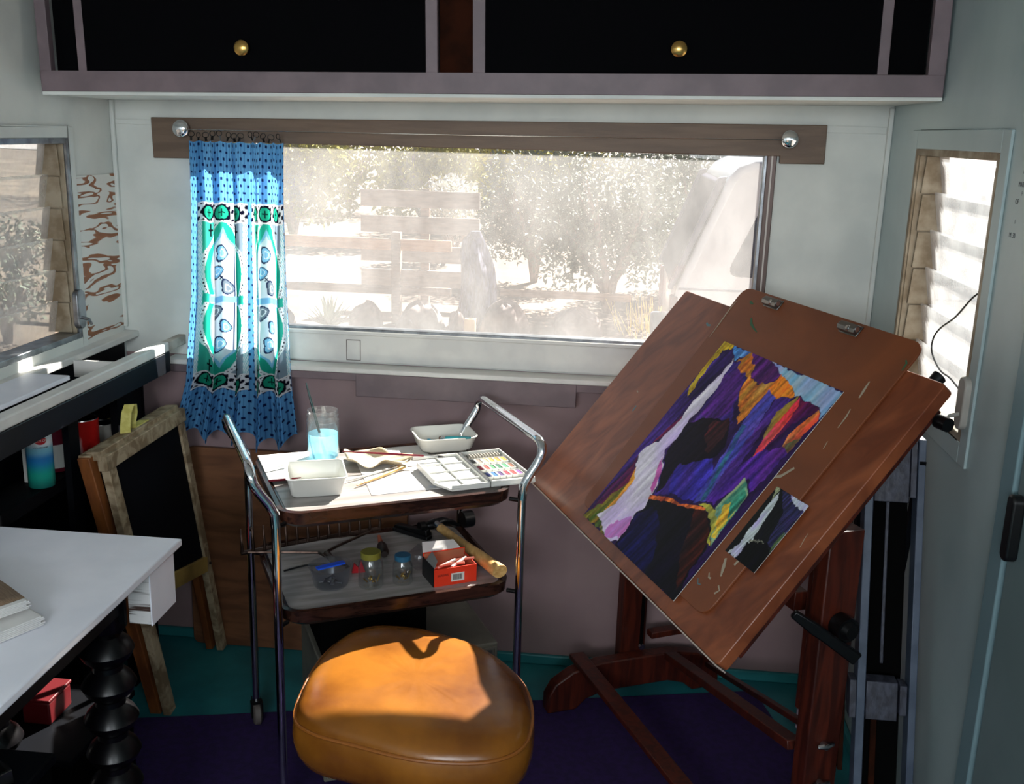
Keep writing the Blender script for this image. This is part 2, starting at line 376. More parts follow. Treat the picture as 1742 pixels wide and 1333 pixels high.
# jalousie window left
def jalousie(name, x, ya, yb, za, zb, sgn, n, mslat, mfr, stack):
    w = struct(thing(name, None, None, (0, 0, 0)))
    b = MB(); t = .014
    for (a0, a1, c0, c1) in ((ya, ya+t, za, zb), (yb-t, yb, za, zb), (ya+t, yb-t, za, za+t), (ya+t, yb-t, zb-t, zb)):
        b.box(min(x-sgn*.006, x+sgn*.05), max(x-sgn*.006, x+sgn*.05), a0, a1, c0, c1)
    b.build('window_frame', mfr, w, bevel=.0015)
    # lever channel: a stack of slat clips on the far jamb
    b = MB(); hh = (zb-za-2*t)/n
    b.box(min(x, x+sgn*.062), max(x, x+sgn*.062), yb-t-.003, yb-t, za+t, zb-t)
    for k in range(n):
        z = za+t+hh*k
        b.prism([(x+sgn*.010, z+.001), (x+sgn*.074, z+.001), (x+sgn*.062, z+hh*.98), (x+sgn*.014, z+hh*.98)], yb-t-.009, yb-t-.0031,
                Matrix(((1, 0, 0, 0), (0, 0, 1, 0), (0, 1, 0, 0), (0, 0, 0, 1))))
    b.build('lever_channel', M_aluold, w, bevel=.001)
    for k in range(n):
        z = za+t+hh*(k+.5); a = R(11)*sgn
        M = Matrix.Translation((x+sgn*.05, 0, z)) @ Matrix.Rotation(-a, 4, 'Y')
        bx(-.0022, .0022, ya+t, yb-t-.011, -hh*.56, hh*.56, M).build('glass_slat', mslat, w)
    return w
wl_ = jalousie('window_2', XL, -.92, -.24, .955, 1.452, -1, 6, M_slat, M_alu, .06)
wr_ = jalousie('window_3', XR, -.785, -.256, .958, 1.486, 1, 6, M_slat2, M_aluold, .085)
# crank operators
def crank(w, x, y, z, sgn, m):
    M = Matrix.Translation((x, y, z)) @ Matrix.Rotation(R(90), 4, 'Y')
    b = MB(); b.prism(rrect(-.05, .05, -.02, .02, .019, 6), -.008, .008, M); o = b.build('crank_box', m, w, bevel=.003)
    c = MB(); c.tube([(x-sgn*.008, y-.005, z-.02), (x-sgn*.03, y-.01, z-.024), (x-sgn*.045, y-.03, z-.03)], .004); c.build('crank_handle', m, o)
crank(wl_, XL+.008, -.252, 1.03, -1, M_alu)
crank(wr_, XR-.010, -.79, 1.035, 1, M_greymetal)
# wooden casings around side windows
def casing(x, ya, yb, za, zb, sgn, t, m, name):
    x0, x1 = sorted((x, x-sgn*.006)); b = MB()
    b.box(x0, x1, ya-t, ya, za-t, zb+t); b.box(x0, x1, yb, yb+t, za-t, zb+t); b.box(x0, x1, ya, yb, zb, zb+t); b.box(x0, x1, ya, yb, za-t, za)
    struct(b.build(name, m, bevel=.0015))
casing(XR, -.785, -.256, .958, 1.486, 1, .04, M_sage, 'trim_10')
casing(XL, -.92, -.24, .955, 1.452, -1, .026, M_white, 'trim_11')
# peeled plywood patch beside the left window
struct(bx(XL, XL+.003, -.212, -.012, .93, 1.358).build('trim_12', M_grain))
# bottom ledge of left wall and door trim on the right wall
struct(bx(XL, XL+.04, -2.2, -.0, .912, .93).build('trim_13', M_sill, bevel=.003))
struct(bx(XR-.014, XR, -1.075, -1.02, 0, ZC).build('trim_14', M_strip, bevel=.003))
d1 = struct(thing('door_1', None, None, (0, 0, 0)))
bx(XR-.010, XR, -1.75, -1.085, .02, ZC-.05).build('door_panel', M_doorp, d1, bevel=.003)
MB().prism(rrect(-.055, .055, -.014, .014, .012), 0, .02, Matrix.Translation((XR-.030, -1.112, .915)) @ Matrix.Rotation(R(90), 4, 'Y')).build('door_handle', M_blackpl, d1, bevel=.004)

# ------------------------------------------------------------------ overhead cupboard
TILT = -math.atan(.036/1.96)
cab = thing('overhead_cupboard', 'long overhead cupboard with black doors in a mauve face frame above the window', 'cupboard', (-1.31, 0, 1.556)); cab.rotation_euler = (0, TILT, 0)
LC = 1.974; HC = .42; YF = -.4
def cx(v): return v+1.31
b = MB(); b.box(.0, LC, YF, YF+.02, 0, .044)
for a, c in ((-1.31, -1.284), (-1.219, -1.199), (-.427, -.401), (-.324, -.297), (.527, .549), (.63, .664)): b.box(cx(a), cx(c), YF, YF+.02, .044, HC)
b.build('face_frame', M_frame, cab, bevel=.001)
bx(.0, LC, YF+.0, -.001, -.008, -.0002).build('bottom_panel', M_white, cab, bevel=.001)
for a, c in ((-1.199, -.427), (-.297, .527)):
    d = bx(cx(a)+.001, cx(c)-.001, YF-.002, YF+.016, .045, HC).build('door', M_door, cab)
for (a, c), d in zip(((-1.199, -.427), (-.297, .527)), [o for o in bpy.data.objects if o.parent == cab and o.name.startswith('door')]):
    kx = cx(-.831) if a < -1 else cx(.115)
    MB().lathe([(0, .026), (.011, .025), (.0165, .020), (.0165, .015), (.008, .011), (.006, 0)], (0, 0, 0), 24, Matrix.Translation((kx, YF-.002, .093)) @ Matrix.Rotation(R(90), 4, 'X')).build('knob', M_brass, d, smooth=True)
for a, c, m in ((-1.284, -1.219, M_door), (-.401, -.324, M_brownin), (.549, .63, M_door)):
    bx(cx(a), cx(c), YF+.03, YF+.05, .044, HC).build('recessed_panel', m, cab)

# ------------------------------------------------------------------ curtain board, wire and curtain
val = thing('curtain_board', 'taupe wooden board mounted across the top of the big window', 'curtain rail', (-1.232, 0, 1.43)); val.rotation_euler = (0, -math.atan(.028/1.74), 0)
bp = [(0, -.028), (.115, -.028), (.115, .016), (1.632, .0), (1.632, -.018), (1.742, -.018), (1.742, .077), (0, .077)]
MX = Matrix(((1, 0, 0, 0), (0, 0, 1, 0), (0, 1, 0, 0), (0, 0, 0, 1)))
MB().prism(bp, -.018, -.003, MX).build('board', M_val, val, bevel=.002)
for kx, kz in ((.088, .048), (1.65, .041)):
    MB().lathe([(0, .03), (.014, .0295), (.0195, .026), (.0225, .020), (.0225, .016), (.012, .012), (.009, 0)], (0, 0, 0), 24, Matrix.Translation((kx, -.018, kz)) @ Matrix.Rotation(R(90), 4, 'X')).build('steel_knob', M_chrome, val, smooth=True)
MB().tube([(.088, -.045, .047), (.87, -.045, .0415), (1.65, -.045, .041)], .0011, 6).build('wire', M_silver, val)

def curtain_col(u, v):
    # v from 0 top to 1 bottom, u across
    base = (112, 178, 226)
    n = noise.noise(Vector((u*6, v*9, 0)))
    base = mixc(base, (88, 156, 214), .5+.5*n)
    # fine vertical weave lines and dots
    du = u*24; row = int(v*46); ph = (row % 2)*.5
    if abs(((du+ph) % 1)-.5) < .17 and abs((v*46) % 1-.5) < .2: base = (18, 34, 84)
    elif abs(((du+.25) % .5)-.25) < .05: base = mixc(base, (30, 70, 140), .45)
    for cu, hw in ((.34, .26), (.81, .185)):
        x = (u-cu)/hw
        if abs(x) > 1: continue
        if .197 < v < .262 or .775 < v < .835:
            vb = (v-.197)/.065 if v < .3 else (v-.775)/.06
            if vb < .07 or vb > .93: return (232, 232, 236)
            m = abs(((x*1.55+1.55) % 1)-.5)
            rr = math.hypot(m*1.0, (vb-.5)*.85)
            if rr < .28: 
                return (14, 40, 44) if (abs(m) < .03 and abs(vb-.5) < .2) or (abs(vb-.5) < .04 and m < .14) else (30, 158, 128)
            if rr < .36: return (12, 12, 30)
            w = math.sin(x*30)*math.sin(vb*13+x*9)
            return (14, 14, 34) if w > .15 else (226, 230, 238)
        if .262 <= v <= .775:
            t = (v-.262)/.513; d = abs(t-.5)*2     # 0 middle, 1 ends
            if abs(x) > .9: return (228, 236, 240) if (int(v*150)+int(u*300)) % 3 else (110, 196, 210)
            # ogee medallion half-width
            if d < .06: w = .84
            elif d < .62: w = .62+.14*math.sin((d-.06)/.56*math.pi)
            elif d < .8: w = .62-.36*(d-.62)/.18
            elif d < .93: w = .26-.13*(d-.8)/.13
            else: w = .13*(1-d)/.07
            ax = abs(x)
            if ax > w+.24:
                c = (38, 160, 138) if x < 0 else (120, 140, 158)
                if d > .75:
                    if abs(ax-.6) < .03 and abs(d-.9) < .08 or abs(d-.9) < .015 and abs(ax-.6) < .11: return (16, 22, 30)
                return mixc(c, (190, 205, 215), .12)
            if ax > w+.10:
                return (24, 26, 46) if abs(ax-w-.17) < .018 and int(v*170) % 2 else (224, 230, 236)
            if ax > w-.12: return (36, 160, 140)
            if ax > w-.20: return (128, 190, 226)
            if abs(t-.5) < .02: return (120, 176, 214)
            # interior paisleys
            for (px_, pt, r1, cc) in ((-.12, .31, .12, (116, 178, 220)), (.12, .69, .12, (120, 180, 220)), (.15, .43, .14, (110, 126, 140)), (-.15, .57, .14, (110, 126, 140)), (0, .2, .12, (130, 190, 226)), (0, .8, .12, (130, 190, 226))):
                rr = math.hypot(x-px_+.35*abs((t-pt)*4.2), (t-pt)*4.2*(1.0 if (t-pt)*px_ > 0 else .62))
                if rr < r1: return cc if not (.45*r1 < rr < .6*r1) else (224, 232, 238)
                if rr < r1+.03: return (30, 44, 80)
            if abs(ax-.3) < .02: return (60, 74, 100)
            if math.hypot(x+.03, (t-.36)*4.2) < .06 and abs(abs(x+.03)-abs((t-.36)*4.2)) < .02: return (16, 18, 60)
            return (214, 226, 236)
    return base
def lerp_tab(T, v):
    for (a, p), (c, q) in zip(T, T[1:]):
        if v <= c: return p+(q-p)*(v-a)/(c-a)
    return T[-1][1]
def curtain_pt(u, v):
    xl = lerp_tab(((0, -1.112), (.2, -1.108), (.5, -1.113), (.8, -1.135), (1, -1.182)), v); xr = lerp_tab(((0, -.861), (.2, -.864), (.45, -.862), (.8, -.852), (1, -.836)), v)
    amp = .011+.016*v
    ph = u*2*math.pi*4.6+.6*math.sin(v*3+u*5)
    f = math.sin(ph)+.35*math.sin(2.3*ph+1.2)
    x = xl+(xr-xl)*u+.012*math.cos(ph)*(.5+.5*v)*math.sin(math.pi*u)
    y = -.055-amp*.6-amp*f*.8-.03*v
    z = 1.452-.004*abs(math.sin(u*math.pi*9))*(1-v)-.79*v - (.016*math.sin(ph+.8)*v if v > .7 else 0)*((v-.7)/.3 if v > .7 else 0)
    if u > .66: z -= .016*max(0, (v-.8)/.2)*(1 if u < .86 else 0)
    return (x, y, z)
cur = thing('curtain', 'short blue cotton curtain printed with green and white paisley panels', 'curtain', (0, 0, 0))
c = MB(); c.grid(curtain_pt, 300, 430, curtain_col)
c.build('cloth', attr_mat('printed_cotton', .85, .55, .1), cur, smooth=True)
proto = None
for k in range(13):
    u = (k+.3)/13; p = curtain_pt(u, 0)
    if proto is None:
        b = MB(); b.tube([(.007*math.cos(a*math.pi/6), .004*math.cos(a*math.pi/6), .007*math.sin(a*math.pi/6)) for a in range(12)], .0011, 6, closed=True)
        b.box(-.002, .002, -.003, .002, -.016, -.005)
        o = b.build('ring_clip', M_blackmetal, cur); proto = o
    else:
        o = proto.copy(); COL.objects.link(o); o.parent = cur
    o.location = (p[0], -.062+.006*math.sin(k*2.1), 1.468+.003*math.sin(k*5)); o.rotation_euler = (0, .4*math.sin(k*3), .8*math.sin(k*1.7))

# ------------------------------------------------------------------ left counter with open bins
cb = thing('bin_counter', 'black low counter with a white open-bin top running under the left window', 'counter', (-1.265, 0, 0))
def at_c(x0, x1, y0, y1, z0, z1): return bx(x0+1.265, x1+1.265, y0, y1, z0, z1)
at_c(-1.203, -1.172, -2.2, -.115, .9, .926).build('top_rail', M_sill, cb, bevel=.004)
at_c(-1.19, -1.172, -2.2, -.113, .845, .8995).build('fascia', M_navy, cb, bevel=.002)
at_c(-1.196, -1.174, -.1125, -.002, .899, .925).build('rail_end', mat('whitewashed_wood', (188, 182, 172), .6, c2=(150, 140, 128), scale=20), cb, bevel=.002)
at_c(-1.3095, -1.2035, -.36, -.35, .88, .922).build('divider', M_sill, cb, bevel=.001)
b = MB()
b.box(-.044, .06, -2.2, -.16, .84, .845); b.box(-.045, .0, -2.2, -.3, .66, .672); b.box(-.045, .02, -2.2, -.3, .02, .04)
b.box(-.084, -.08, -2.2, -.02, .0, .9); b.box(.01, .03, -.3, -.16, .0, .84)
b.box(.022, .038, -.552, -.507, 0, .84); b.box(.022, .038, -.96, -.9, 0, .84); b.box(-.08, .03, -.165, -.15, 0, .84); b.box(-.08, .038, -2.2, -2.19, 0, .84)
b.box(-.08, .02, -2.2, -.165, .66, .69)
b.build('cabinet_body', M_black, cb)
lid = thing('counter_lid', 'flat white board covering the near end of the bin counter', 'lid', (-1.25, -.9, .9265))
bx(-.056, .045, -.75, .335, 0, .011).build('lid_board', M_table, lid, bevel=.002)

def can(name, x, y, z, r, h, body, label, g='paint cans on the counter shelf', lidm=None, lab=None):
    t = thing(name, label, 'can', (x, y, z+.001), 0, g)
    MB().lathe([(r*.97, 0), (r, .002), (r, h-.004), (r*1.02, h-.002), (r*1.02, h)], n=36).build('can_body', body, t, smooth=True)
    MB().lathe([(0, h-.003), (r*.86, h-.003), (r*.88, h+.001), (r*.99, h+.0015), (r, h)], n=36).build('can_lid', lidm or M_silver, t, smooth=True)
    if lab: 
        pts = []
        b = MB(); n = 14
        for j in range(2):
            for i in range(n+1):
                a = R(-150+130*i/n); pts.append(Vector(((r+.0006)*math.cos(a), (r+.0006)*math.sin(a), h*(.1+.55*j))))
        b.add(pts, [(i, i+1, n+2+i, n+1+i) for i in range(n)]); b.build('label', lab, t)
    return t
M_redcan = mat('red_white_can', (196, 30, 26), .4, c2=(226, 220, 216), scale=5, stretch=(2, 2, .7), lo=.64, hi=.68)
M_mar = mat('maroon_can', (110, 24, 44), .4)
can('paint_can', -1.297, -.365, .69, .039, .085, M_redcan, 'red paint can dripped with white paint, silver lid, on the counter shelf')
can('paint_can', -1.296, -.503, .69, .037, .103, M_mar, 'maroon paint can with a white label right behind the teal spray can', lab=M_label)
can('paint_can', -1.3, -.268, .69, .03, .045, M_greymetal, 'small shallow tin with a grey lid just right of the red paint can', lidm=M_steel)
can('paint_can', -1.288, -.205, .69, .027, .036, M_label, 'small tin with a pale yellow rim nearest the chalkboard strap', lidm=mat('cream_rim', (196, 186, 140), .4))
can('paint_can', -1.245, -.262, .69, .026, .028, M_label, 'lowest small white-rimmed tin in front of the other paint cans', lidm=M_silver)
# card tag hanging by the spray can
tg = thing('paper_sheet', 'folded off-white paper standing beside the teal spray can', 'paper', (-1.3, -.585, .69))
b = MB(); b.box(-.012, .012, -.02, -.0195, 0, .135); b.box(.0115, .012, -.02, .012, 0, .135); b.build('folded_paper', M_label, tg)
sp = thing('spray_can', 'teal and white spray paint can on the counter shelf under the white ledge', 'spray can', (-1.262, -.618, .691))
def spraymat():
    m = bpy.data.materials.new('spray_can_print'); m.use_nodes = True; nt = m.node_tree; N = nt.nodes; L = nt.links; b = N['Principled BSDF']
    tc = N.new('ShaderNodeTexCoord'); sx = N.new('ShaderNodeSeparateXYZ'); mr = N.new('ShaderNodeMapRange'); mr.inputs[2].default_value = .15
    r = N.new('ShaderNodeValToRGB'); e = r.color_ramp.elements; r.color_ramp.interpolation = 'EASE'
    e[0].position = 0; e[0].color = rgb((24, 96, 88)); e[1].position = .99; e[1].color = rgb((30, 120, 110))
    for p, c in ((.2, (30, 150, 130)), (.45, (30, 110, 170)), (.6, (110, 170, 190)), (.7, (214, 220, 222)), (.8, (200, 214, 216)), (.84, (26, 104, 100))):
        k = e.new(p); k.color = rgb(c)
    L.new(tc.outputs['Object'], sx.inputs[0]); L.new(sx.outputs['Z'], mr.inputs[0]); L.new(mr.outputs[0], r.inputs[0]); L.new(r.outputs[0], b.inputs['Base Color']); b.inputs['Roughness'].default_value = .3
    return m
MB().lathe([(.027, 0), (.0285, .002), (.0285, .128), (.027, .131), (.018, .142), (.012, .145)], n=36).build('can_body', spraymat(), sp, smooth=True)
MB().lathe([(.011, .1455), (.0115, .16), (.009, .166), (0, .166)], n=20).build('cap', M_whitepl, sp, smooth=True)
def badge(parent, m, a0, a1, z, hz, r, name):
    b = MB(); n = 16; ring = []
    for i in range(n):
        t = 2*math.pi*i/n; a = (a0+a1)/2+(a1-a0)/2*math.cos(t); ring.append((r*math.cos(a), r*math.sin(a), z+hz*math.sin(t)))
    b.add(ring+[(r*math.cos((a0+a1)/2)*1.01, r*math.sin((a0+a1)/2)*1.01, z)], [(i, (i+1) % n, n) for i in range(n)]); return b.build(name, m, parent)
badge(sp, M_red, R(-75), R(-25), .112, .009, .0292, 'logo_badge')
def text(s, size, m, parent, M, name, ext=.0002):
    cu = bpy.data.curves.new(name, 'FONT'); cu.body = s; cu.size = size; cu.extrude = ext; cu.align_x = 'CENTER'; cu.align_y = 'CENTER'
    o = bpy.data.objects.new(name, cu); COL.objects.link(o); dg = bpy.context.evaluated_depsgraph_get()
    me = bpy.data.meshes.new_from_object(o.evaluated_get(dg)); bpy.data.objects.remove(o); me.materials.clear(); me.materials.append(m)
    me.transform(M); o = bpy.data.objects.new(name, me); COL.objects.link(o); o.parent = parent; return o
def wrap_text(s, size, m, parent, ang, z, r, name, base=Vector((0, 0, 0))):
    M = Matrix.Identity(4); o = text(s, size, m, parent, M, name)
    for v in o.data.vertices:
        a = ang+v.co.x/r; rr = r+v.co.z; v.co = Vector((rr*math.cos(a), rr*math.sin(a), z+v.co.y))
    return o
wrap_text('KRYLON', .0075, M_whitepl, sp, R(-50), .112, .0299, 'logo_letters')
wrap_text('COLORmaster', .005, M_navy, sp, R(-50), .096, .0290, 'can_lettering')

# ------------------------------------------------------------------ folding chalkboard easel
ck = thing('chalkboard_easel', 'folded wooden A-frame chalkboard with a yellow strap, leaning by the black counter', 'chalkboard', (0, 0, 0))
TL, TR_, BL, BR = Vector((-1.158, -.535, .738)), Vector((-1.143, -.145, .748)), Vector((-1.092, -.41, 0)), Vector((-1.085, -.064, 0))
Up = (TL+TR_-BL-BR).normalized(); Al = (TR_-TL).normalized(); Nn = Al.cross(Up).normalized()
def bar(p, q, w, d, up=None, n=Nn):
    t = (q-p).normalized(); s_ = n.cross(t).normalized(); nn = t.cross(s_)
    M = Matrix((( s_.x, t.x, nn.x, p.x), (s_.y, t.y, nn.y, p.y), (s_.z, t.z, nn.z, p.z), (0, 0, 0, 1)))
    return MB().box(-w/2, w/2, 0, (q-p).length, -d/2, d/2, M)
Z1 = Vector((0, 0, .0)); 
bar(BL+Vector((0, 0, .004)), TL+Al*.012, .034, .02).build('leg', M_oldwood, ck, bevel=.002)
bar(BR+Vector((0, 0, .004)), TR_-Al*.012, .03, .02).build('leg', M_oldwood, ck, bevel=.002)
bar(TL+Nn*.001-Al*.01-Up*.016, TR_+Nn*.001+Al*.01-Up*.016, .036, .024).build('top_rail', M_oldwood, ck, bevel=.002)
def onleg(t, a, b_): return a+(b_-a)*t
bar(onleg(.475, BL, TL)+Al*.016, onleg(.385, BR, TR_)-Al*.014, .044, .024).build('lower_rail', mat('yellowed_wood', (166, 136, 72), .6, c2=(120, 96, 50), scale=6, stretch=(3, 1, 1)), ck, bevel=.002)
pa, pb, pc, pd = TL-Up*.03+Al*.026, TR_-Up*.03-Al*.024, onleg(.41, BR, TR_)-Al*.014, onleg(.5, BL, TL)+Al*.016
MB().add([p+Nn*s for s in (.003, -.003) for p in (pa, pb, pc, pd)], [(0, 1, 2, 3), (7, 6, 5, 4), (0, 4, 5, 1), (1, 5, 6, 2), (2, 6, 7, 3), (3, 7, 4, 0)]).build('chalkboard_panel', M_chalk, ck)
off = Vector((-.034, -.012, .004)); offb = Vector((-.032, 0, 0))
bar(BL+offb+Vector((0, 0, .005)), TL+off, .03, .03).build('rear_leg', M_orwood, ck, bevel=.002)
bar(BR+offb+Vector((0, 0, .005)), TR_+off, .03, .02).build('rear_leg', M_orwood, ck, bevel=.002)
bar(TL+off-Al*.01-Up*.012, TR_+off+Al*.01-Up*.012, .03, .03).build('rear_rail', M_oldwood, ck, bevel=.002)
q0, q1 = onleg(.52, BL+offb, TL+off), onleg(.45, BR+offb, TR_+off)
MB().add([p+Nn*s for s in (-.004, -.010) for p in (TL+off-Up*.03, TR_+off-Up*.03, q1, q0)], [(0, 1, 2, 3), (7, 6, 5, 4), (0, 4, 5, 1), (1, 5, 6, 2), (2, 6, 7, 3), (3, 7, 4, 0)]).build('rear_panel', M_dark, ck)
bar(TL+off*.5-Al*.004, TR_+off*.5+Al*.004, .036, .022, n=Up).build('top_slat', M_oldwood, ck, bevel=.002)
# strap loop
P0 = TL+(TR_-TL)*.37+off*.5
sp_ = [P0+Al*a+Vector((c_, 0, h)) for a, c_, h in ((0, 0, .0), (.0, .002, .03), (.006, .004, .062), (.02, .004, .076), (.036, .002, .072), (.042, 0, .05), (.034, -.002, .026), (.04, -.004, .012), (.07, -.004, .013), (.1, -.002, .012))]
b = MB()
for p, q in zip(sp_, sp_[1:]):
    w = Vector((.011, .004, 0)); k = Vector((0, .0015, .0015)); b.add([p-w-k, p+w-k, q+w-k, q-w-k, p-w+k, p+w+k, q+w+k, q-w+k], [(0, 1, 2, 3), (7, 6, 5, 4), (0, 4, 5, 1), (1, 5, 6, 2), (2, 6, 7, 3), (3, 7, 4, 0)])
b.build('strap', M_rope, ck)
for p in (BR+(TR_-BR)*.38,):
    MB().tube([p+Nn*(-.012), p+Nn*.014], .004, 10).build('hinge_bolt', M_blackmetal, ck)
b = MB(); b.tube([onleg(.96, BL, TL)+Nn*-.012+Al*.012, onleg(.9, BL, TL)+Nn*-.012+Al*.013, onleg(.84, BL, TL)+Nn*-.0125+Al*.006], .0028, 8); b.build('hinge', M_steel, ck)
b = MB(); b.tube([onleg(.99, BR, TR_)+Nn*-.012-Al*.012, onleg(.93, BR, TR_)+Nn*-.012-Al*.003], .0035, 8); b.build('hinge', M_brass, ck)

# plywood leaning on the back wall
pl = thing('plywood_panel', 'brown plywood sheet leaning against the mauve wall behind the chalkboard easel', 'plywood sheet', (-.88, -.034, .001))
M = Matrix.Rotation(R(-1.2), 4, 'X')
MB().prism(rrect(-.30, .34, .0, .605, .02), -.007, .007, M @ MX).build('sheet', M_ply, pl, bevel=.002)

# ------------------------------------------------------------------ white work table
tb = thing('work_table', 'white painted work table with black turned legs in the left foreground', 'table', (-.767, -1.0, 0))
bx(-.398, 0, -1.25, 0, .738, .752).build('table_top', M_table, tb, bevel=.0025)
bx(-.052, -.012, -.118, -.02, .636, .7375).build('corner_block', M_plyedge, tb, bevel=.001)
bx(-.0115, -.009, -.118, -.02, .634, .737).build('corner_face', M_table, tb)
def tleg(x, y):
    pr = [(.0, 0), (.026, 0), (.03, .02), (.03, .05), (.042, .055)]
    z = .07
    pr += [(.042, .065), (.03, .07)]
    for k in range(8):
        pr += [(.024, z+.005), (.037, z+.02), (.043, z+.034), (.037, z+.048), (.024, z+.063)]; z += .068
    pr += [(.03, z+.005), (.034, z+.012), (.034, .70), (0, .70)]
    pr = [(r*1.12, min(zz, .70)) for r, zz in pr]
    return MB().lathe(pr, (x, y, 0), 28)
M_blackgloss = mat('black_gloss_wood', (5, 4, 6), .3, spec=.35)
for x, y in ((-.10, -.115), (-.10, -1.13), (-.33, -.115), (-.33, -1.13)):
    tleg(x, y).build('leg', M_blackgloss, tb, smooth=True)
b = MB(); b.box(-.38, -.054, -.13, -.122, .64, .737); b.box(-.095, -.06, -1.15, -.12, .66, .737); b.build('apron', M_black, tb)

def booklet(x, y, z, rz, w, d, h, label, cover, cov=True):
    t = thing('notebook', label, 'notebook', (x, y, z), rz, 'notebooks on the white table')
    def wv(u, v, k): return ((u-.5)*w, (v-.5)*d, h*k+.010*math.sin(u*2.6)**2*k+.0015)
    b = MB(); n = 10
    for j in range(6):
        k0, k1 = j/6, (j+.8)/6; s_ = .004*math.sin(j*2.3)
        for i in range(n):
            u0, u1 = i/n, (i+1)/n; e = w*(1 if i < n-1 else 1)
            b.add([(wv(u0, 0, k0)[0], -d/2+s_, wv(u0, 0, k0)[2]), (wv(u1, 0, k0)[0], -d/2+s_, wv(u1, 0, k0)[2]), (wv(u1, 1, k0)[0], d/2+s_, wv(u1, 1, k0)[2]), (wv(u0, 1, k0)[0], d/2+s_, wv(u0, 1, k0)[2]),
                   (wv(u0, 0, k1)[0], -d/2+s_, wv(u0, 0, k1)[2]), (wv(u1, 0, k1)[0], -d/2+s_, wv(u1, 0, k1)[2]), (wv(u1, 1, k1)[0], d/2+s_, wv(u1, 1, k1)[2]), (wv(u0, 1, k1)[0], d/2+s_, wv(u0, 1, k1)[2])],
                  [(0, 3, 2, 1), (4, 5, 6, 7), (0, 1, 5, 4), (2, 3, 7, 6), (0, 4, 7, 3), (1, 2, 6, 5)])
    b.build('pages', M_paper, t)
    if cov:
        b = MB(); b.grid(lambda u, v: (wv(u, v, 1)[0]*.97-.004, (v-.5)*d*.97, wv(u, v, 1)[2]+.0012), 14, 2); o = b.build('cover', cover, t, smooth=True, solid=.0012)
    return t
booklet(-.965, -1.38, .752, R(-27), .22, .16, .014, 'open white sketch pad lying flat under the tan covered notebook', M_paper, False)
booklet(-.985, -1.365, .7775, R(-31), .22, .15, .012, 'tan covered notebook with curling pages on top of the white sketch pad', M_brownbook)

# things in the dark under the table
rb = thing('red_box', 'dark red box in the shadow under the white table', 'box', (-1.128, -.905, .2905))
bx(-.03, .03, -.03, .055, .0, .05).build('box_body', M_crimson, rb, bevel=.004); bx(-.032, .032, -.032, .057, .0505, .057).build('box_lid', M_crimson, rb, bevel=.002)
mt = thing('metal_tray', 'grey metal tray edge low under the near side of the white table', 'tray', (-.99, -1.37, .46), R(-30))
b = MB(); b.box(-.16, .05, -.12, .06, 0, .004); b.box(.045, .05, -.12, .06, .004, .024); b.box(-.16, .045, .055, .06, .004, .024); b.build('tray_body', M_steel, mt, bevel=.001)
sh_ = thing('dark_box', 'black storage box on the floor below the metal tray', 'box', (-1.0, -1.36, 0))
bx(-.16, .1, -.2, .1, 0, .44).build('box_body', M_dark, sh_, bevel=.004); bx(-.165, .105, -.205, .105, .44, .459).build('box_lid', M_black, sh_, bevel=.003)
sh2 = thing('dark_crate', 'black crate on the floor carrying the dark red box under the table', 'crate', (-1.06, -.90, 0))
b = MB(); b.box(-.1, .06, -.14, .12, 0, .275); b.build('crate_body', M_dark, sh2, bevel=.004); bx(-.105, .065, -.145, .125, .2755, .29).build('crate_rim', M_black, sh2, bevel=.002)

# ------------------------------------------------------------------ purple mat
rg = thing('floor_mat', 'dark purple mat lying on the teal floor under the stool and easel', 'mat', (-.39, -1.05, 0), R(13.2))
MB().prism(rrect(-.98, .95, -1.0, .75, .01), 0, .004).build('mat_sheet', M_rug, rg)
for o_ in (rg,): o_.location = (-.30, -1.02, 0)

# ------------------------------------------------------------------ grey metal case under the cart
mc = thing('metal_case', 'pale grey metal case standing on the floor inside the cart legs', 'case', (-.455, -.50, 0), R(26.5))
M_case = mat('dull_grey_metal', (112, 110, 100), .45, c2=(92, 90, 82), scale=8)
bx(-.21, .212, -.085, .20, .02, .312).build('case_body', M_case, mc, bevel=.004)
b = MB(); b.box(-.195, .197, -.089, -.0852, .035, .295); b.build('front_panel', mat('dark_grey_panel', (70, 74, 76), .4), mc, bevel=.002)
b = MB()
for q in ((-.205, .207, .299, .304), (-.205, .207, .028, .033)): b.box(q[0], q[1], -.0905, -.0855, q[2], q[3])
for q in (-.205, .202): b.box(q, q+.005, -.0905, -.0855, .033, .299)
b.build('front_bead', M_case, mc)
kb = thing('black_box', 'black box standing on the grey metal case under the lower cart tray', 'box', (-.455, -.50, .3125), R(26.5))
bx(-.20, .05, -.03, .195, 0, .11).build('box_body', M_dark, kb, bevel=.003); bx(-.203, .053, -.033, .198, .1105, .122).build('box_lid', M_dark, kb, bevel=.002)
for x in (-.17, .17):
    MB().lathe([(.012, 0), (.012, .019)], (x, .0, 0), 14).build('foot', M_blackpl, mc)

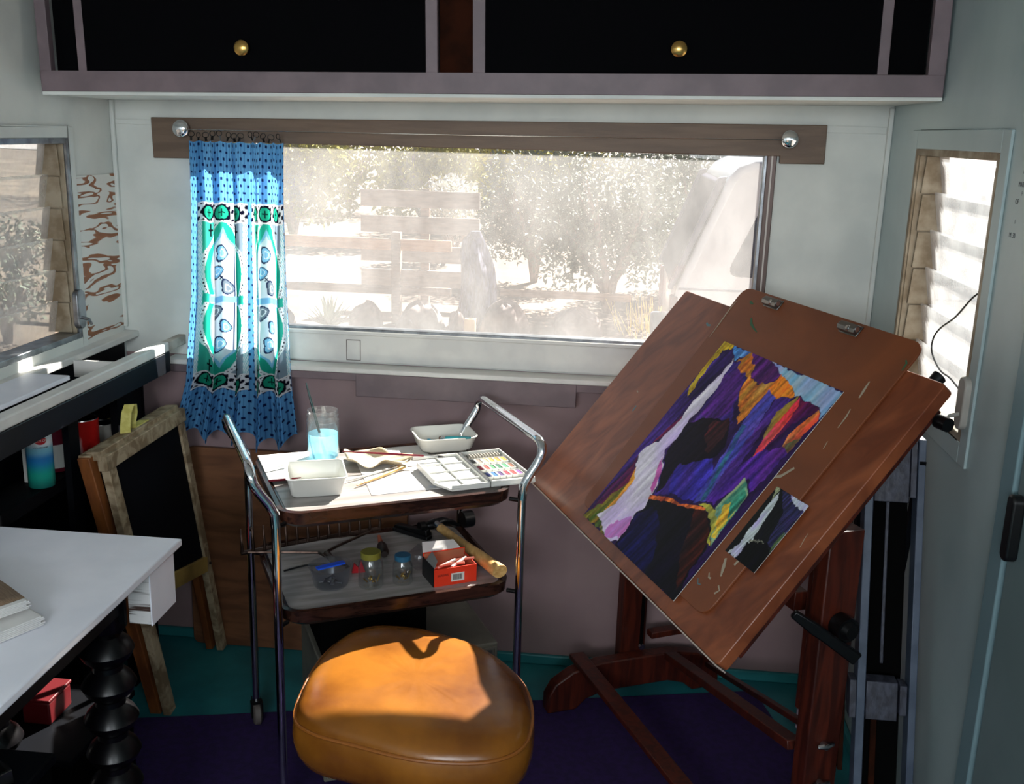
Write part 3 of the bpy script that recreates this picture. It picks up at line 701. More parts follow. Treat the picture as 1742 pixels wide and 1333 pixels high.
# ------------------------------------------------------------------ chrome cart
CA = R(27.5); ct = thing('tea_cart', 'chrome framed rolling cart with two dark walnut trays under the window', 'cart', (-.515, -.48, 0), CA)
hx, hy = .2725, .21
def traymesh(z, name):
    o = rrect(-hx+.012, hx-.012, -hy+.006, hy-.006, .05, 7)
    i = rrect(-hx+.026, hx-.026, -hy+.02, hy-.02, .04, 7)
    n = len(o); b = MB()
    vs = [(x, y, z) for x, y in i]+[(x, y, z+.008) for x, y in rrect(-hx+.02, hx-.02, -hy+.014, hy-.014, .045, 7)]+[(x, y, z+.006) for x, y in o]+[(x*.99, y*.99, z-.02) for x, y in o]+[(x*.95, y*.94, z-.03) for x, y in o]
    fs = [tuple(range(n))]
    for k in range(4): fs += [(k*n+a, k*n+(a+1) % n, (k+1)*n+(a+1) % n, (k+1)*n+a) for a in range(n)]
    fs += [tuple(range(4*n, 5*n))[::-1]]
    b.add(vs, fs); tr = b.build(name, M_trayw, ct, smooth=True)
    MB().prism(rrect(-hx+.03, hx-.03, -hy+.024, hy-.024, .038, 7), z+.0002, z+.0012).build('tray_surface', M_traytop, tr)
    return tr
TZ, LZ, BZ = .715, .492, .0
traymesh(TZ, 'top_tray'); traymesh(LZ, 'lower_tray')
for sx in (-1, 1):
    # handle loop and the two legs of this end
    pts = []
    e = .058*sx
    prof = [(0, .70), (.002, .73), (.014, .752), (.032, .778), (.042, .796), (.045, .808)]
    f = [(sx*(hx+a), -hy, z) for a, z in prof]
    g_ = [(sx*(hx+a), hy, z) for a, z in prof][::-1]
    mid = [(sx*(hx+.047), -hy+.006, .819), (sx*(hx+.047), -hy+.02, .827), (sx*(hx+.047), -hy+.045, .830), (sx*(hx+.047), hy-.045, .830), (sx*(hx+.047), hy-.02, .827), (sx*(hx+.047), hy-.006, .819)]
    if sx < 0: pass
    MB().tube(f+mid+g_, .0105, 14).build('handle', M_chrome, ct, smooth=True)
    for sy in (-1, 1):
        l = MB().tube([(sx*hx, sy*hy, .705), (sx*hx, sy*hy, .3), (sx*hx, sy*hy, .06)], .0095, 14).build('leg', M_chrome, ct, smooth=True)
        for zz in (TZ, LZ): MB().tube([(sx*hx-sx*.004, sy*hy-sy*.004, zz-.018), (sx*hx-sx*.022, sy*hy-sy*.02, zz-.018)], .005, 10).build('leg_bolt', M_blackmetal, ct)
        ca = MB(); cxx, cyy = sx*hx, sy*hy
        ca.box(cxx-.011, cxx+.011, cyy-.016, cyy+.016, .060, .068); ca.box(cxx-.015, cxx-.0115, cyy-.014, cyy+.008, .022, .062); ca.box(cxx+.0115, cxx+.015, cyy-.014, cyy+.008, .022, .062)
        c_ = ca.build('caster', M_blackmetal, ct)
        MB().lathe([(.006, -.010), (.024, -.010), (.029, -.006), (.029, .006), (.024, .010), (.006, .010)], (0, 0, 0), 24, Matrix.Translation((cxx, cyy-.004, .029)) @ Matrix.Rotation(R(90), 4, 'Y')).build('wheel', mat('grey_wheel', (96, 88, 84), .6) if (sx, sy) == (-1, -1) else bpy.data.materials['grey_wheel'], c_, smooth=True)
CU = Matrix.Translation((-.515, -.48, 0)) @ Matrix.Rotation(CA, 4, 'Z')
def cw(x, y, z): p = CU @ Vector((x, y, z)); return (p.x, p.y, p.z)
CI = CU.inverted()
TS = TZ+.0013; LS = LZ+.0013

# ------------------------------------------------------------------ things on the top tray
def lies(x, y, z): return (x, y, z)
# flat paint-spotted papers
def sheet(name, label, pts, z, m, th=.0012, cat='paper', g='papers on the cart top'):
    c0 = (sum(p[0] for p in pts)/len(pts), sum(p[1] for p in pts)/len(pts))
    t = thing(name, label, cat, (c0[0], c0[1], z), 0, g)
    MB().prism([(p[0]-c0[0], p[1]-c0[1]) for p in pts], 0, th).build('sheet', m, t); return t
pad = thing('sketch_pad', 'thin white sketch pad with dark red edge at the left of the cart top', 'sketch pad', (-.70, -.45, TS), R(27))
bx(-.085, .09, -.10, .085, 0, .0045).build('pad_pages', M_paper, pad, bevel=.001); bx(-.086, .091, -.102, -.1005, 0, .0047).build('pad_edge', M_redh, pad)
pad.location = (-.712, -.462, TS+.006)
sheet('paper_sheet', 'large paint-spotted white paper spread over the middle of the cart top', [(-.62, -.33), (-.50, -.62), (-.33, -.53), (-.47, -.225)], TS, M_paperpaint)
# crumpled paper plate
pp = thing('paper_towel', 'folded cream paint cloth between the jar and the paint box', 'cloth', (-.545, -.40, TS+.0013))
b = MB()
def tw(u, v):
    a = u*2*math.pi; r = (.0+.07*v)*(1+.12*math.sin(3*a+1)+.05*math.sin(7*a)); z = .002+.014*v**3*(1+.5*math.sin(5*a))+.002*math.sin(9*u*6+v*8)*v
    return (r*math.cos(a)*1.15, r*math.sin(a)*.8, max(z, .0008))
b.grid(tw, 60, 10); b.build('cloth', M_towel, pp, smooth=True, solid=.0015)
# water jar
jr = thing('water_jar', 'tall clear glass jar of pale blue paint water on the cart top', 'jar', (-.668, -.412, TS+.0048))
H = .125; rj = .0385
outer = [(0, 0), (.030, 0), (.0365, .005), (rj, .012), (rj, .088), (.0375, .094), (.0368, .098), (.0385, .099), (.0385, .102), (.0365, .104), (.0365, .110), (.0378, .111), (.0378, .114), (.0360, .116), (.0360, H)]
inner = [(.0335, H), (.0335, .1), (.0355, .088), (.0355, .012), (.028, .006), (0, .005)]
MB().lathe(outer+inner, n=44).build('glass', M_glass, jr, smooth=True)
MB().lathe([(0, .0055), (.027, .0063), (.0352, .0125), (.0352, .068), (0, .068)], n=44).build('paint_water', M_water, jr, smooth=True)
def brush(name, label, p, q, rm, hm, fm=M_silver, bm=M_bris, blen=.012, g='paint brushes on the cart', bristle_at_end=True, cat='paint brush'):
    p, q = Vector(p), Vector(q); L_ = (q-p).length; t = (q-p).normalized()
    th = thing(name, label, cat, p, 0, g)
    ql = t*L_
    MB().tube([(0, 0, 0), ql*.15, ql*.5, ql*.78], [rm*.45, rm*.7, rm, rm*.8], 10).build('brush_handle', hm, th, smooth=True)
    MB().tube([ql*.78, ql*.92], [rm*.85, rm*1.05], 10).build('ferrule', fm, th, smooth=True)
    MB().tube([ql*.92, ql*.97, ql], [rm*1.05, rm*1.1, rm*.25], 10).build('bristles', bm, th, smooth=True)
    return th
brush('paint_brush', 'dark green paint brush standing in the jar of blue water', (-.712, -.395, .905), (-.660, -.42, .735), .0034, M_greenh)
# shallow dishes
def dish(name, label, x, y, rz, w, d, h, r, zo=.001, g='white dishes on the cart top', flare=1.18):
    t = thing(name, label, 'dish', (x, y, TS+zo), rz, g)
    n = 7; b = MB()
    def ring(s, z, dw=0): return [(px*s, py*s, z) for px, py in rrect(-w/2-dw, w/2+dw, -d/2-dw, d/2+dw, r, n)]
    R_ = [ring(.80, 0), ring(.86, .004), ring(.98, h-.004), ring(1.0, h-.003, .0), ring(1.03, h-.001), ring(1.03, h+.001), ring(.99, h+.001), ring(.95, h-.002), ring(.84, .007), ring(.78, .004)]
    m_ = len(R_[0]); vs = [p for q in R_ for p in q]
    fs = [tuple(range(m_))[::-1]]+[(k*m_+a, k*m_+(a+1) % m_, (k+1)*m_+(a+1) % m_, (k+1)*m_+a) for k in range(len(R_)-1) for a in range(m_)]+[tuple((len(R_)-1)*m_+a for a in range(m_))]
    b.add(vs, fs); b.build('dish_body', M_whitepl, t, smooth=True)
    return t
dish('dish', 'square white plastic dish at the front left of the cart top', -.632, -.60, R(20), .128, .128, .044, .012)
puddle = thing('paint_puddle', 'thin puddle of greenish paint water in the front left white dish', 'puddle', (-.632, -.602, TS+.0056))
b = MB(); b.prism([(.036*math.cos(a/12*math.pi)*(1+.2*math.sin(a*1.3)), .03*math.sin(a/12*math.pi)*(1+.2*math.cos(a*1.7))) for a in range(24)], 0, .0006); b.build('paint_film', mat('pale_green_paint', (196, 206, 178), .15, c2=(170, 196, 214), scale=30), puddle)
dish('dish', 'white rounded dish holding crayons at the back right of the cart top', -.405, -.24, R(24), .15, .125, .036, .026, zo=.003)
for k, (dx, dy, a, c_, lb) in enumerate(((-.03, .005, 1.9, M_blueh, 'leftmost light blue crayon in the back white dish'), (-.015, .0, 2.0, mat('sky_lacquer', (120, 190, 220), .4), 'pale sky blue crayon lying in the middle of the back white dish'), (.0, .004, 1.8, M_blueh, 'short bright blue crayon nearest the teal brush in the white dish'))):
    x, y = -.405+dx, -.24+dy
    t = thing('crayon', lb, 'crayon', (x, y, TS+.0115+.0002*k), a+R(24), 'crayons in the back white dish')
    MB().tube([(-.022, 0, 0), (.016, 0, 0)], .0035, 10).build('crayon_stick', c_, t, smooth=True); MB().tube([(.0161, 0, 0), (.024, 0, 0)], [.0033, .0008], 10).build('crayon_tip', c_, t, smooth=True)
brush('paint_brush', 'short teal paint brush resting on the rim of the back white dish', (-.33, -.29, TS+.044), (-.42, -.212, TS+.014), .0055, M_tealh)
brush('paint_brush', 'long dark red paint brush lying across the cream cloth', (-.605, -.47, TS+.048), (-.375, -.387, TS+.022), .0028, M_redh, bm=M_blackpl)
brush('paint_brush', 'pale wooden brush with bristles toward the paint box, left of it', (-.545, -.575, TS+.005), (-.462, -.43, TS+.008), .004, M_hammerw, fm=M_brass, bm=mat('tan_bristle', (196, 168, 120), .8))
brush('paint_brush', 'thin pale brush lying beside the pale wooden brush on the cart top', (-.575, -.55, TS+.005), (-.478, -.418, TS+.005), .003, M_whitepl, bm=mat('tan_bristle_dark', (150, 120, 84), .8))
# water-colour box
pbx = thing('watercolour_box', 'open white watercolour box with colour pans at the right of the cart top', 'paint box', (-.30, -.44, TS+.007), R(28))
def shallow(b, x0, x1, y0, y1, z, h, t=.003):
    b.box(x0, x1, y0, y1, z, z+.002); b.box(x0, x0+t, y0, y1, z+.002, z+h); b.box(x1-t, x1, y0, y1, z+.002, z+h); b.box(x0+t, x1-t, y0, y0+t, z+.002, z+h); b.box(x0+t, x1-t, y1-t, y1, z+.002, z+h); return b
b = MB(); shallow(b, .002, .108, -.112, .112, 0, .014); b.build('box_base', M_whitepl, pbx, bevel=.001)
b = MB(); P_ = [(-.002, -.112), (-.002, .112), (-.075, .112), (-.118, .07), (-.118, -.06), (-.092, -.112)]; b.prism(P_, 0, .006)
for x0, x1, y0, y1 in ((-.115, -.002, .108, .112), (-.006, -.002, -.112, .112), (-.118, -.114, -.06, .07), (-.092, -.002, -.112, -.108)): b.box(x0, x1, y0, y1, .006, .013)
for yy in (-.06, 0, .055): b.box(-.112, -.008, yy-.001, yy+.001, .006, .010)
b.box(-.060, -.058, -.108, .108, .006, .010)
b.build('mixing_lid', M_whitepl, pbx, bevel=.001)
MB().tube([(0, -.1, .012), (0, .1, .012)], .003, 8).build('hinge', M_silver, pbx)
cols = [[(60, 60, 60), (120, 110, 100), (214, 200, 120), (226, 170, 60), (214, 120, 40), (200, 150, 40)],
        [(150, 30, 60), (200, 60, 50), (60, 120, 80), (30, 90, 60), (60, 150, 90), (110, 60, 30)],
        [(30, 50, 130), (30, 90, 150), (60, 30, 90), (190, 30, 50), (220, 40, 40), (100, 50, 120)]]
for r_ in range(3):
    for k in range(6):
        x = .016+k*.0155; y = .048-r_*.05
        pn = MB(); shallow(pn, x-.0068, x+.0068, y-.017, y+.017, .0022, .007, .001); pan = pn.build('paint_pan', M_whitepl, pbx)
        MB().prism(rrect(x-.0055, x+.0055, y-.015, y+.015, .003, 2), .0045, .0078).build('paint', mat('pan_colour', cols[r_][k], .5), pan)
b = MB()
for k in range(13): b.box(.010+k*.0073, .012+k*.0073, .082, .104, .002, .009)
b.build('brush_rest', M_greymetal, pbx)

# ------------------------------------------------------------------ things on the lower tray
rk = thing('rake_head', 'bare steel garden rake head with upright tines on the left of the lower tray', 'rake', (-.709, -.432, LS), R(36))
L0, L1 = -.178, .178
MB().tube([(L0, 0, .0085), (-.06, .004, .0085), (.06, .004, .0085), (L1, 0, .0085)], .0052, 10).build('rake_bar', M_rake, rk, smooth=True)
for k in range(14):
    x = L0+.002+(L1-L0-.004)*k/13
    MB().tube([(x, 0, .009), (x, -.004, .022), (x, .0, .045), (x, .004, .068)], [.0042, .0038, .0026, .0016], 8).build('tine', M_rake, rk, smooth=True)
    
for sx in (-1, 1):
    MB().tube([(sx*.165, 0, .0085), (sx*.12, -.02, .008), (sx*.05, -.052, .007), (sx*.012, -.075, .0075), (sx*.006, -.11, .0085)], .0035, 8).build('bow', M_rake, rk, smooth=True)
MB().tube([(0, -.095, .0095), (0, -.135, .0095)], .0085, 14).build('socket', M_rake, rk, smooth=True)
rk.location = (-.700, -.405, LS+.007); 
tubm = thing('plastic_tub', 'clear round plastic tub holding screws at the front left of the lower tray', 'tub', (-.598, -.61, LS))
MB().lathe([(0, 0), (.036, 0), (.038, .003), (.047, .044), (.050, .046), (.050, .048), (.046, .048), (.0365, .004), (0, .002)], n=40).build('tub_wall', M_tub, tubm, smooth=True)
MB().prism(rrect(-.034, .034, -.008, .008, .002, 2), .045, .0485, Matrix.Translation((0, 0, 0)) @ Matrix.Rotation(R(42), 4, 'Z')).build('blue_strip', M_blue, tubm)
for k in range(6):
    a = k*1.1; t = thing('screw', 'small steel screw lying in the clear plastic tub', 'screw', (-.598+.014*math.cos(a), -.61+.012*math.sin(a), LS+.0062+.003*(k % 3)), a*2, 'screws in the plastic tub')
    MB().tube([(-.012, 0, 0), (.010, 0, 0)], .0018, 8).build('shank', M_steel, t); MB().tube([(.0101, 0, 0), (.012, 0, 0)], .0038, 10).build('head', M_steel, t)
def lidjar(label, x, y, r, h, lm, cont):
    t = thing('glass_jar', label, 'jar', (x, y, LS), 0, 'lidded jars on the lower tray')
    MB().lathe([(0, 0), (r*.9, 0), (r, .005), (r, h*.55), (r*.96, h*.7), (r*.74, h*.8), (r*.74, h*.86), (r*.7, h*.86), (r*.7, h*.79), (r*.9, h*.68), (r*.94, h*.55), (r*.94, .008), (0, .005)], n=36).build('glass', M_glass, t, smooth=True)
    MB().lathe([(r*.76, h*.82), (r*.8, h*.83), (r*.8, h*.985), (r*.76, h), (0, h)], n=36).build('lid', lm, t, smooth=True)
    b = MB()
    for k in range(10):
        a = k*2.4; rr = r*.5*((k % 3)/2.5+.2); b.tube([(rr*math.cos(a), rr*math.sin(a), .009+.004*(k % 4)), (rr*math.cos(a)+.008*math.cos(a*3), rr*math.sin(a)+.008*math.sin(a*3), .012+.006*(k % 3))], .0018, 6)
    tag(b.build('screws', cont, t), kind='stuff')
    return t
lidjar('clear glass jar with olive lid and screws on the lower tray', -.508, -.60, .0285, .083, M_olive, M_brass)
lidjar('small clear glass jar with a blue lid, just left of the orange box', -.441, -.572, .023, .068, M_bluelid, M_brass)
bxx = thing('screw_box', 'open black and orange card box with barcode on the lower tray', 'box', (-.34, -.53, LS), R(30))
b = MB(); w, d, h = .052, .038, .042
b.box(-w, w, -d, -d+.0015, .0, h); b.box(-w, w, d-.0015, d, .0, h+.012)
b.box(w-.0015, w, -d+.0015, d-.0015, .0, h)
b.build('box_sides', M_orange, bxx)
b = MB(); b.box(-w-.001, -w+.0008, -d, d, 0, h+.004); b.box(-w, w, -d+.0016, d-.0016, 0, .0012); b.build('black_end', M_blackpl, bxx)
MB().add([(-w, -d, h), (-w, d*.4, h+.003), (-w+.012, d*.2, h+.026), (-w+.010, -d*.9, h+.02)], [(0, 1, 2, 3)]).build('end_flap', mat('grey_card', (124, 124, 122), .8), bxx, solid=.0008)
MB().add([(-w, d, h+.012), (w*.8, d, h+.012), (w*.6, d+.02, h+.026), (-w*.9, d+.02, h+.03)], [(0, 1, 2, 3)]).build('back_flap', M_paper, bxx, solid=.0008)
b = MB(); b.box(-w+.002, w-.002, d-.003, d-.0017, .002, h+.01); b.box(w-.003, w-.0017, -d+.003, d-.003, .002, h-.002); b.build('lining', M_cardin, bxx)
bx(-.010, .022, -d-.0004, -d, .008, .028).build('barcode_label', M_label, bxx)
b = MB(); x = -.006
for k in range(13):
    ww = (.0006, .0014, .001)[k % 3]; b.box(x, x+ww, -d-.0007, -d-.0004, .0115, .025); x += ww+.0008
b.build('barcode', M_barcode, bxx)
text('SCREWS', .007, M_barcode, bxx, Matrix.Translation((-.030, -d-.0003, .026)) @ Matrix.Rotation(R(90), 4, 'X'), 'box_lettering')
for k in range(5):
    t = thing('chalk_stick', 'pale stick piled inside the open orange box', 'stick', tuple(Matrix.Translation((-.34, -.53, LS)) @ Matrix.Rotation(R(30), 4, 'Z') @ Vector((-.02+.014*k, -.004+.006*math.sin(k*2), .03+.0015*k))), R(30)+.5*math.sin(k*2.6), 'sticks in the orange box')
    MB().tube([(-.026, 0, 0), (.024, 0, .008)], .0032, 8).build('stick', M_label if k % 2 else mat('salmon_stick', (190, 110, 90), .6), t, smooth=True)
# hammer
hm = thing('hammer', 'claw hammer with a pale wooden handle lying over the right of the lower tray', 'hammer', (0, 0, 0))
a0, a1 = Vector((-.412, -.285, LS+.028)), Vector((-.222, -.535, LS+.026))
dd = (a1-a0)
sid = dd.cross(Vector((0, 0, 1))).normalized()
def hpts(w_, h_, t): 
    p = a0+dd*t; return [p+sid*(w_*math.cos(k*math.pi/6))+Vector((0, 0, h_*math.sin(k*math.pi/6))) for k in range(12)]
b = MB(); secs = [(.012, .009, 0), (.013, .010, .1), (.012, .010, .3), (.014, .012, .5), (.0175, .014, .7), (.018, .015, .85), (.020, .016, .96), (.0195, .0155, 1)]
vs = []; [vs.extend(hpts(*q)) for q in secs]; n = 12
b.add(vs, [tuple(range(n))[::-1], tuple((len(secs)-1)*n+k for k in range(n))]+[(i*n+k, i*n+(k+1) % n, (i+1)*n+(k+1) % n, (i+1)*n+k) for i in range(len(secs)-1) for k in range(n)])
b.build('hammer_handle', M_hammerw, hm, smooth=True)
hc = a0-dd.normalized()*.008
hd = sid.copy(); 
MB().tube([hc+hd*-.068+Vector((0, 0, -.016)), hc+hd*-.045+Vector((0, 0, -.002)), hc+hd*-.02+Vector((0, 0, .004)), hc, hc+hd*.018, hc+hd*.026, hc+hd*.03, hc+hd*.046], [.004, .008, .0115, .014, .012, .009, .013, .0135], 14).build('hammer_head', M_blackmetal, hm, smooth=True)
MB().tube([hc+dd.normalized()*-.012, hc+dd.normalized()*.03], .0125, 14).build('hammer_eye', M_silver, hm, smooth=True)
# black stapler like tool
stp = thing('stapler', 'black stapler with a wire end lying behind the jars near the hammer head', 'stapler', (-.475, -.29, LS), R(-28))
b = MB(); b.prism(rrect(-.058, .058, -.012, .012, .006), 0, .010); b.build('stapler_base', M_blackpl, stp, bevel=.002)
b = MB(); b.prism([(-.055, .011), (.056, .011), (.052, .026), (-.05, .018)], -.010, .010, Matrix(((1, 0, 0, 0), (0, 0, 1, 0), (0, 1, 0, 0), (0, 0, 0, 1)))); b.build('stapler_arm', M_blackmetal, stp, bevel=.002)
MB().tube([(.058, 0, .010), (.064, 0, .018), (.062, -.004, .028)], .0012, 6).build('wire_end', M_silver, stp)
rl = thing('tape_roll', 'black roll standing at the back right corner of the lower tray', 'roll', (-.345, -.215, LS+.0225), R(35))
MB().lathe([(.010, -.014), (.022, -.014), (.0225, 0), (.022, .014), (.010, .014), (.010, -.014)], n=30, M=Matrix.Rotation(R(90), 4, 'Y')).build('roll_ring', M_blackpl, rl, smooth=True)
sd = thing('screwdriver', 'dark handled screwdriver with a terracotta tip cap between the rake and jars', 'screwdriver', (-.53, -.40, LS+.0145), R(-70))
MB().tube([(0, 0, 0), (.012, 0, 0), (.05, 0, 0), (.062, 0, 0)], [.009, .0125, .0125, .008], 14).build('grip', mat('dark_brown_grip', (40, 24, 20), .4), sd, smooth=True)
MB().tube([(-.045, 0, .004), (-.001, 0, 0)], [.004, .007], 12).build('tip_cap', M_terra, sd, smooth=True)
gb = thing('glue_bottle', 'clear crumpled plastic bag behind the blue lidded jar', 'bag', (-.418, -.50, LS))
b = MB()
def bagf(u, v):
    a = u*2*math.pi; r = .024*math.sin(math.pi*(v*.9+.08))*(1+.25*noise.noise(Vector((math.cos(a)*2, math.sin(a)*2, v*4)))); return (r*math.cos(a), r*math.sin(a), .001+.065*v)
b.grid(bagf, 30, 14); gb.name = 'plastic_bag'; b.build('bag_film', M_tub, gb, smooth=True)
pc = thing('marker_pen', 'blue marker with a black tip under the hammer handle end', 'marker', (-.268, -.462, LS+.0085), R(-48))
MB().tube([(-.04, 0, 0), (.03, 0, 0)], .008, 14).build('barrel', mat('slate_blue_plastic', (50, 92, 140), .4), pc, smooth=True); MB().tube([(.0301, 0, 0), (.048, 0, -.003)], [.007, .002], 12).build('tip', M_blackpl, pc, smooth=True)
rc = thing('red_clip', 'bright red plastic clip between the clear tub and the olive lidded jar', 'clip', (-.553, -.535, LS), R(20))
b = MB(); b.prism([(-.016, 0), (.016, 0), (.012, .012), (.006, .03), (0, .012), (-.01, .024)], -.005, .005, Matrix(((1, 0, 0, 0), (0, 0, 1, 0), (0, 1, 0, 0), (0, 0, 0, 1)))); b.build('clip_body', M_red, rc, bevel=.001)
gl_ = thing('eyeglasses', 'black wire loop lying between the rake and the clear tub', 'wire', (-.66, -.53, LS+.003), R(20)); gl_.name = 'black_wire'
MB().tube([(-.07, -.01, 0), (-.02, .012, 0), (.04, .012, 0), (.075, -.004, 0), (.08, -.016, 0), (.07, -.018, 0)], .0022, 8).build('wire', M_blackmetal, gl_, smooth=True)

# ------------------------------------------------------------------ stool
st = thing('stool', 'tan vinyl padded stool with a rounded square seat in front of the cart', 'stool', (-0.331, -0.981, 0))
SEAT = [(-0.2, -0.106), (-0.214, -0.008), (-0.213, 0.104), (-0.189, 0.194), (-0.145, 0.243), (-0.058, 0.251), (0.021, 0.227), (0.114, 0.179), (0.189, 0.086), (0.22, -0.004), (0.225, -0.1), (0.206, -0.155), (0.16, -0.189), (0.092, -0.201), (0.022, -0.198), (-0.075, -0.174), (-0.155, -0.15)]
def sup(a, w):
    n = len(SEAT); t = (a/(2*math.pi)*n) % n; i = int(t); t -= i
    p0, p1, p2, p3 = (SEAT[(i+k) % n] for k in (-1, 0, 1, 2))
    return tuple(.5*((2*p1[c])+(p2[c]-p0[c])*t+(2*p0[c]-5*p1[c]+4*p2[c]-p3[c])*t*t+(3*p1[c]-p0[c]-3*p2[c]+p3[c])*t**3) for c in (0, 1))
SZ = .482; nA = 72
rings = []
for r_, z in ((.0, .012), (.25, .0115), (.5, .009), (.7, .005), (.84, -.001), (.93, -.008), (.985, -.017), (1.0, -.026)): rings.append((r_, SZ+z))
b = MB(); vs = []; fs = []
for r_, z in rings[1:]:
    vs += [(*[q*r_ for q in sup(2*math.pi*k/nA, .203)], z+.0012*noise.noise(Vector((math.cos(k*.35)*3, math.sin(k*.35)*3, r_*5)))) for k in range(nA)]
vs.append((0, 0, rings[0][1])); c0 = len(vs)-1
fs += [(c0, k, (k+1) % nA) for k in range(nA)]
for i in range(len(rings)-2): fs += [(i*nA+k, (i+1)*nA+k, (i+1)*nA+(k+1) % nA, i*nA+(k+1) % nA) for k in range(nA)]
b.add(vs, fs); b.build('seat_top', M_leather, st, smooth=True)
b = MB(); vs = []; fs = []
sd_ = [(1.0, -.028), (1.02, -.038), (1.03, -.055), (1.025, -.075), (1.0, -.095), (.96, -.112), (.90, -.118), (.2, -.118)]
for r_, z in sd_: vs += [(*[q*r_ for q in sup(2*math.pi*k/nA, .203)], SZ+z+.0015*math.sin(k*.9)*math.sin(z*90)) for k in range(nA)]
for i in range(len(sd_)-1): fs += [(i*nA+k, (i+1)*nA+k, (i+1)*nA+(k+1) % nA, i*nA+(k+1) % nA) for k in range(nA)]
b.add(vs, fs); b.build('seat_band', M_leather, st, smooth=True)
for z, rr in ((-.027, 1.008),): MB().tube([(*[q*rr for q in sup(2*math.pi*k/nA, .203)], SZ+z) for k in range(nA)], .0035, 8, closed=True).build('piping', M_piping, st, smooth=True)
MB().lathe([(0, .365), (.12, .364), (.12, .35), (.03, .345), (.022, .33), (.022, .12), (.03, .1), (0, .1)], n=28).build('column', M_blackmetal, st, smooth=True)
for k in range(4):
    a = k*math.pi/2+.5; c_, s_ = math.cos(a), math.sin(a)
    l = MB().tube([(c_*.02, s_*.02, .11), (c_*.1, s_*.1, .10), (c_*.19, s_*.19, .055)], [.014, .012, .010], 12).build('base_leg', M_blackmetal, st, smooth=True)
    MB().lathe([(.012, .004), (.018, .01), (.018, .03), (.010, .05), (0, .052)], (c_*.19, s_*.19, 0), 16).build('glide', M_blackpl, l, smooth=True)
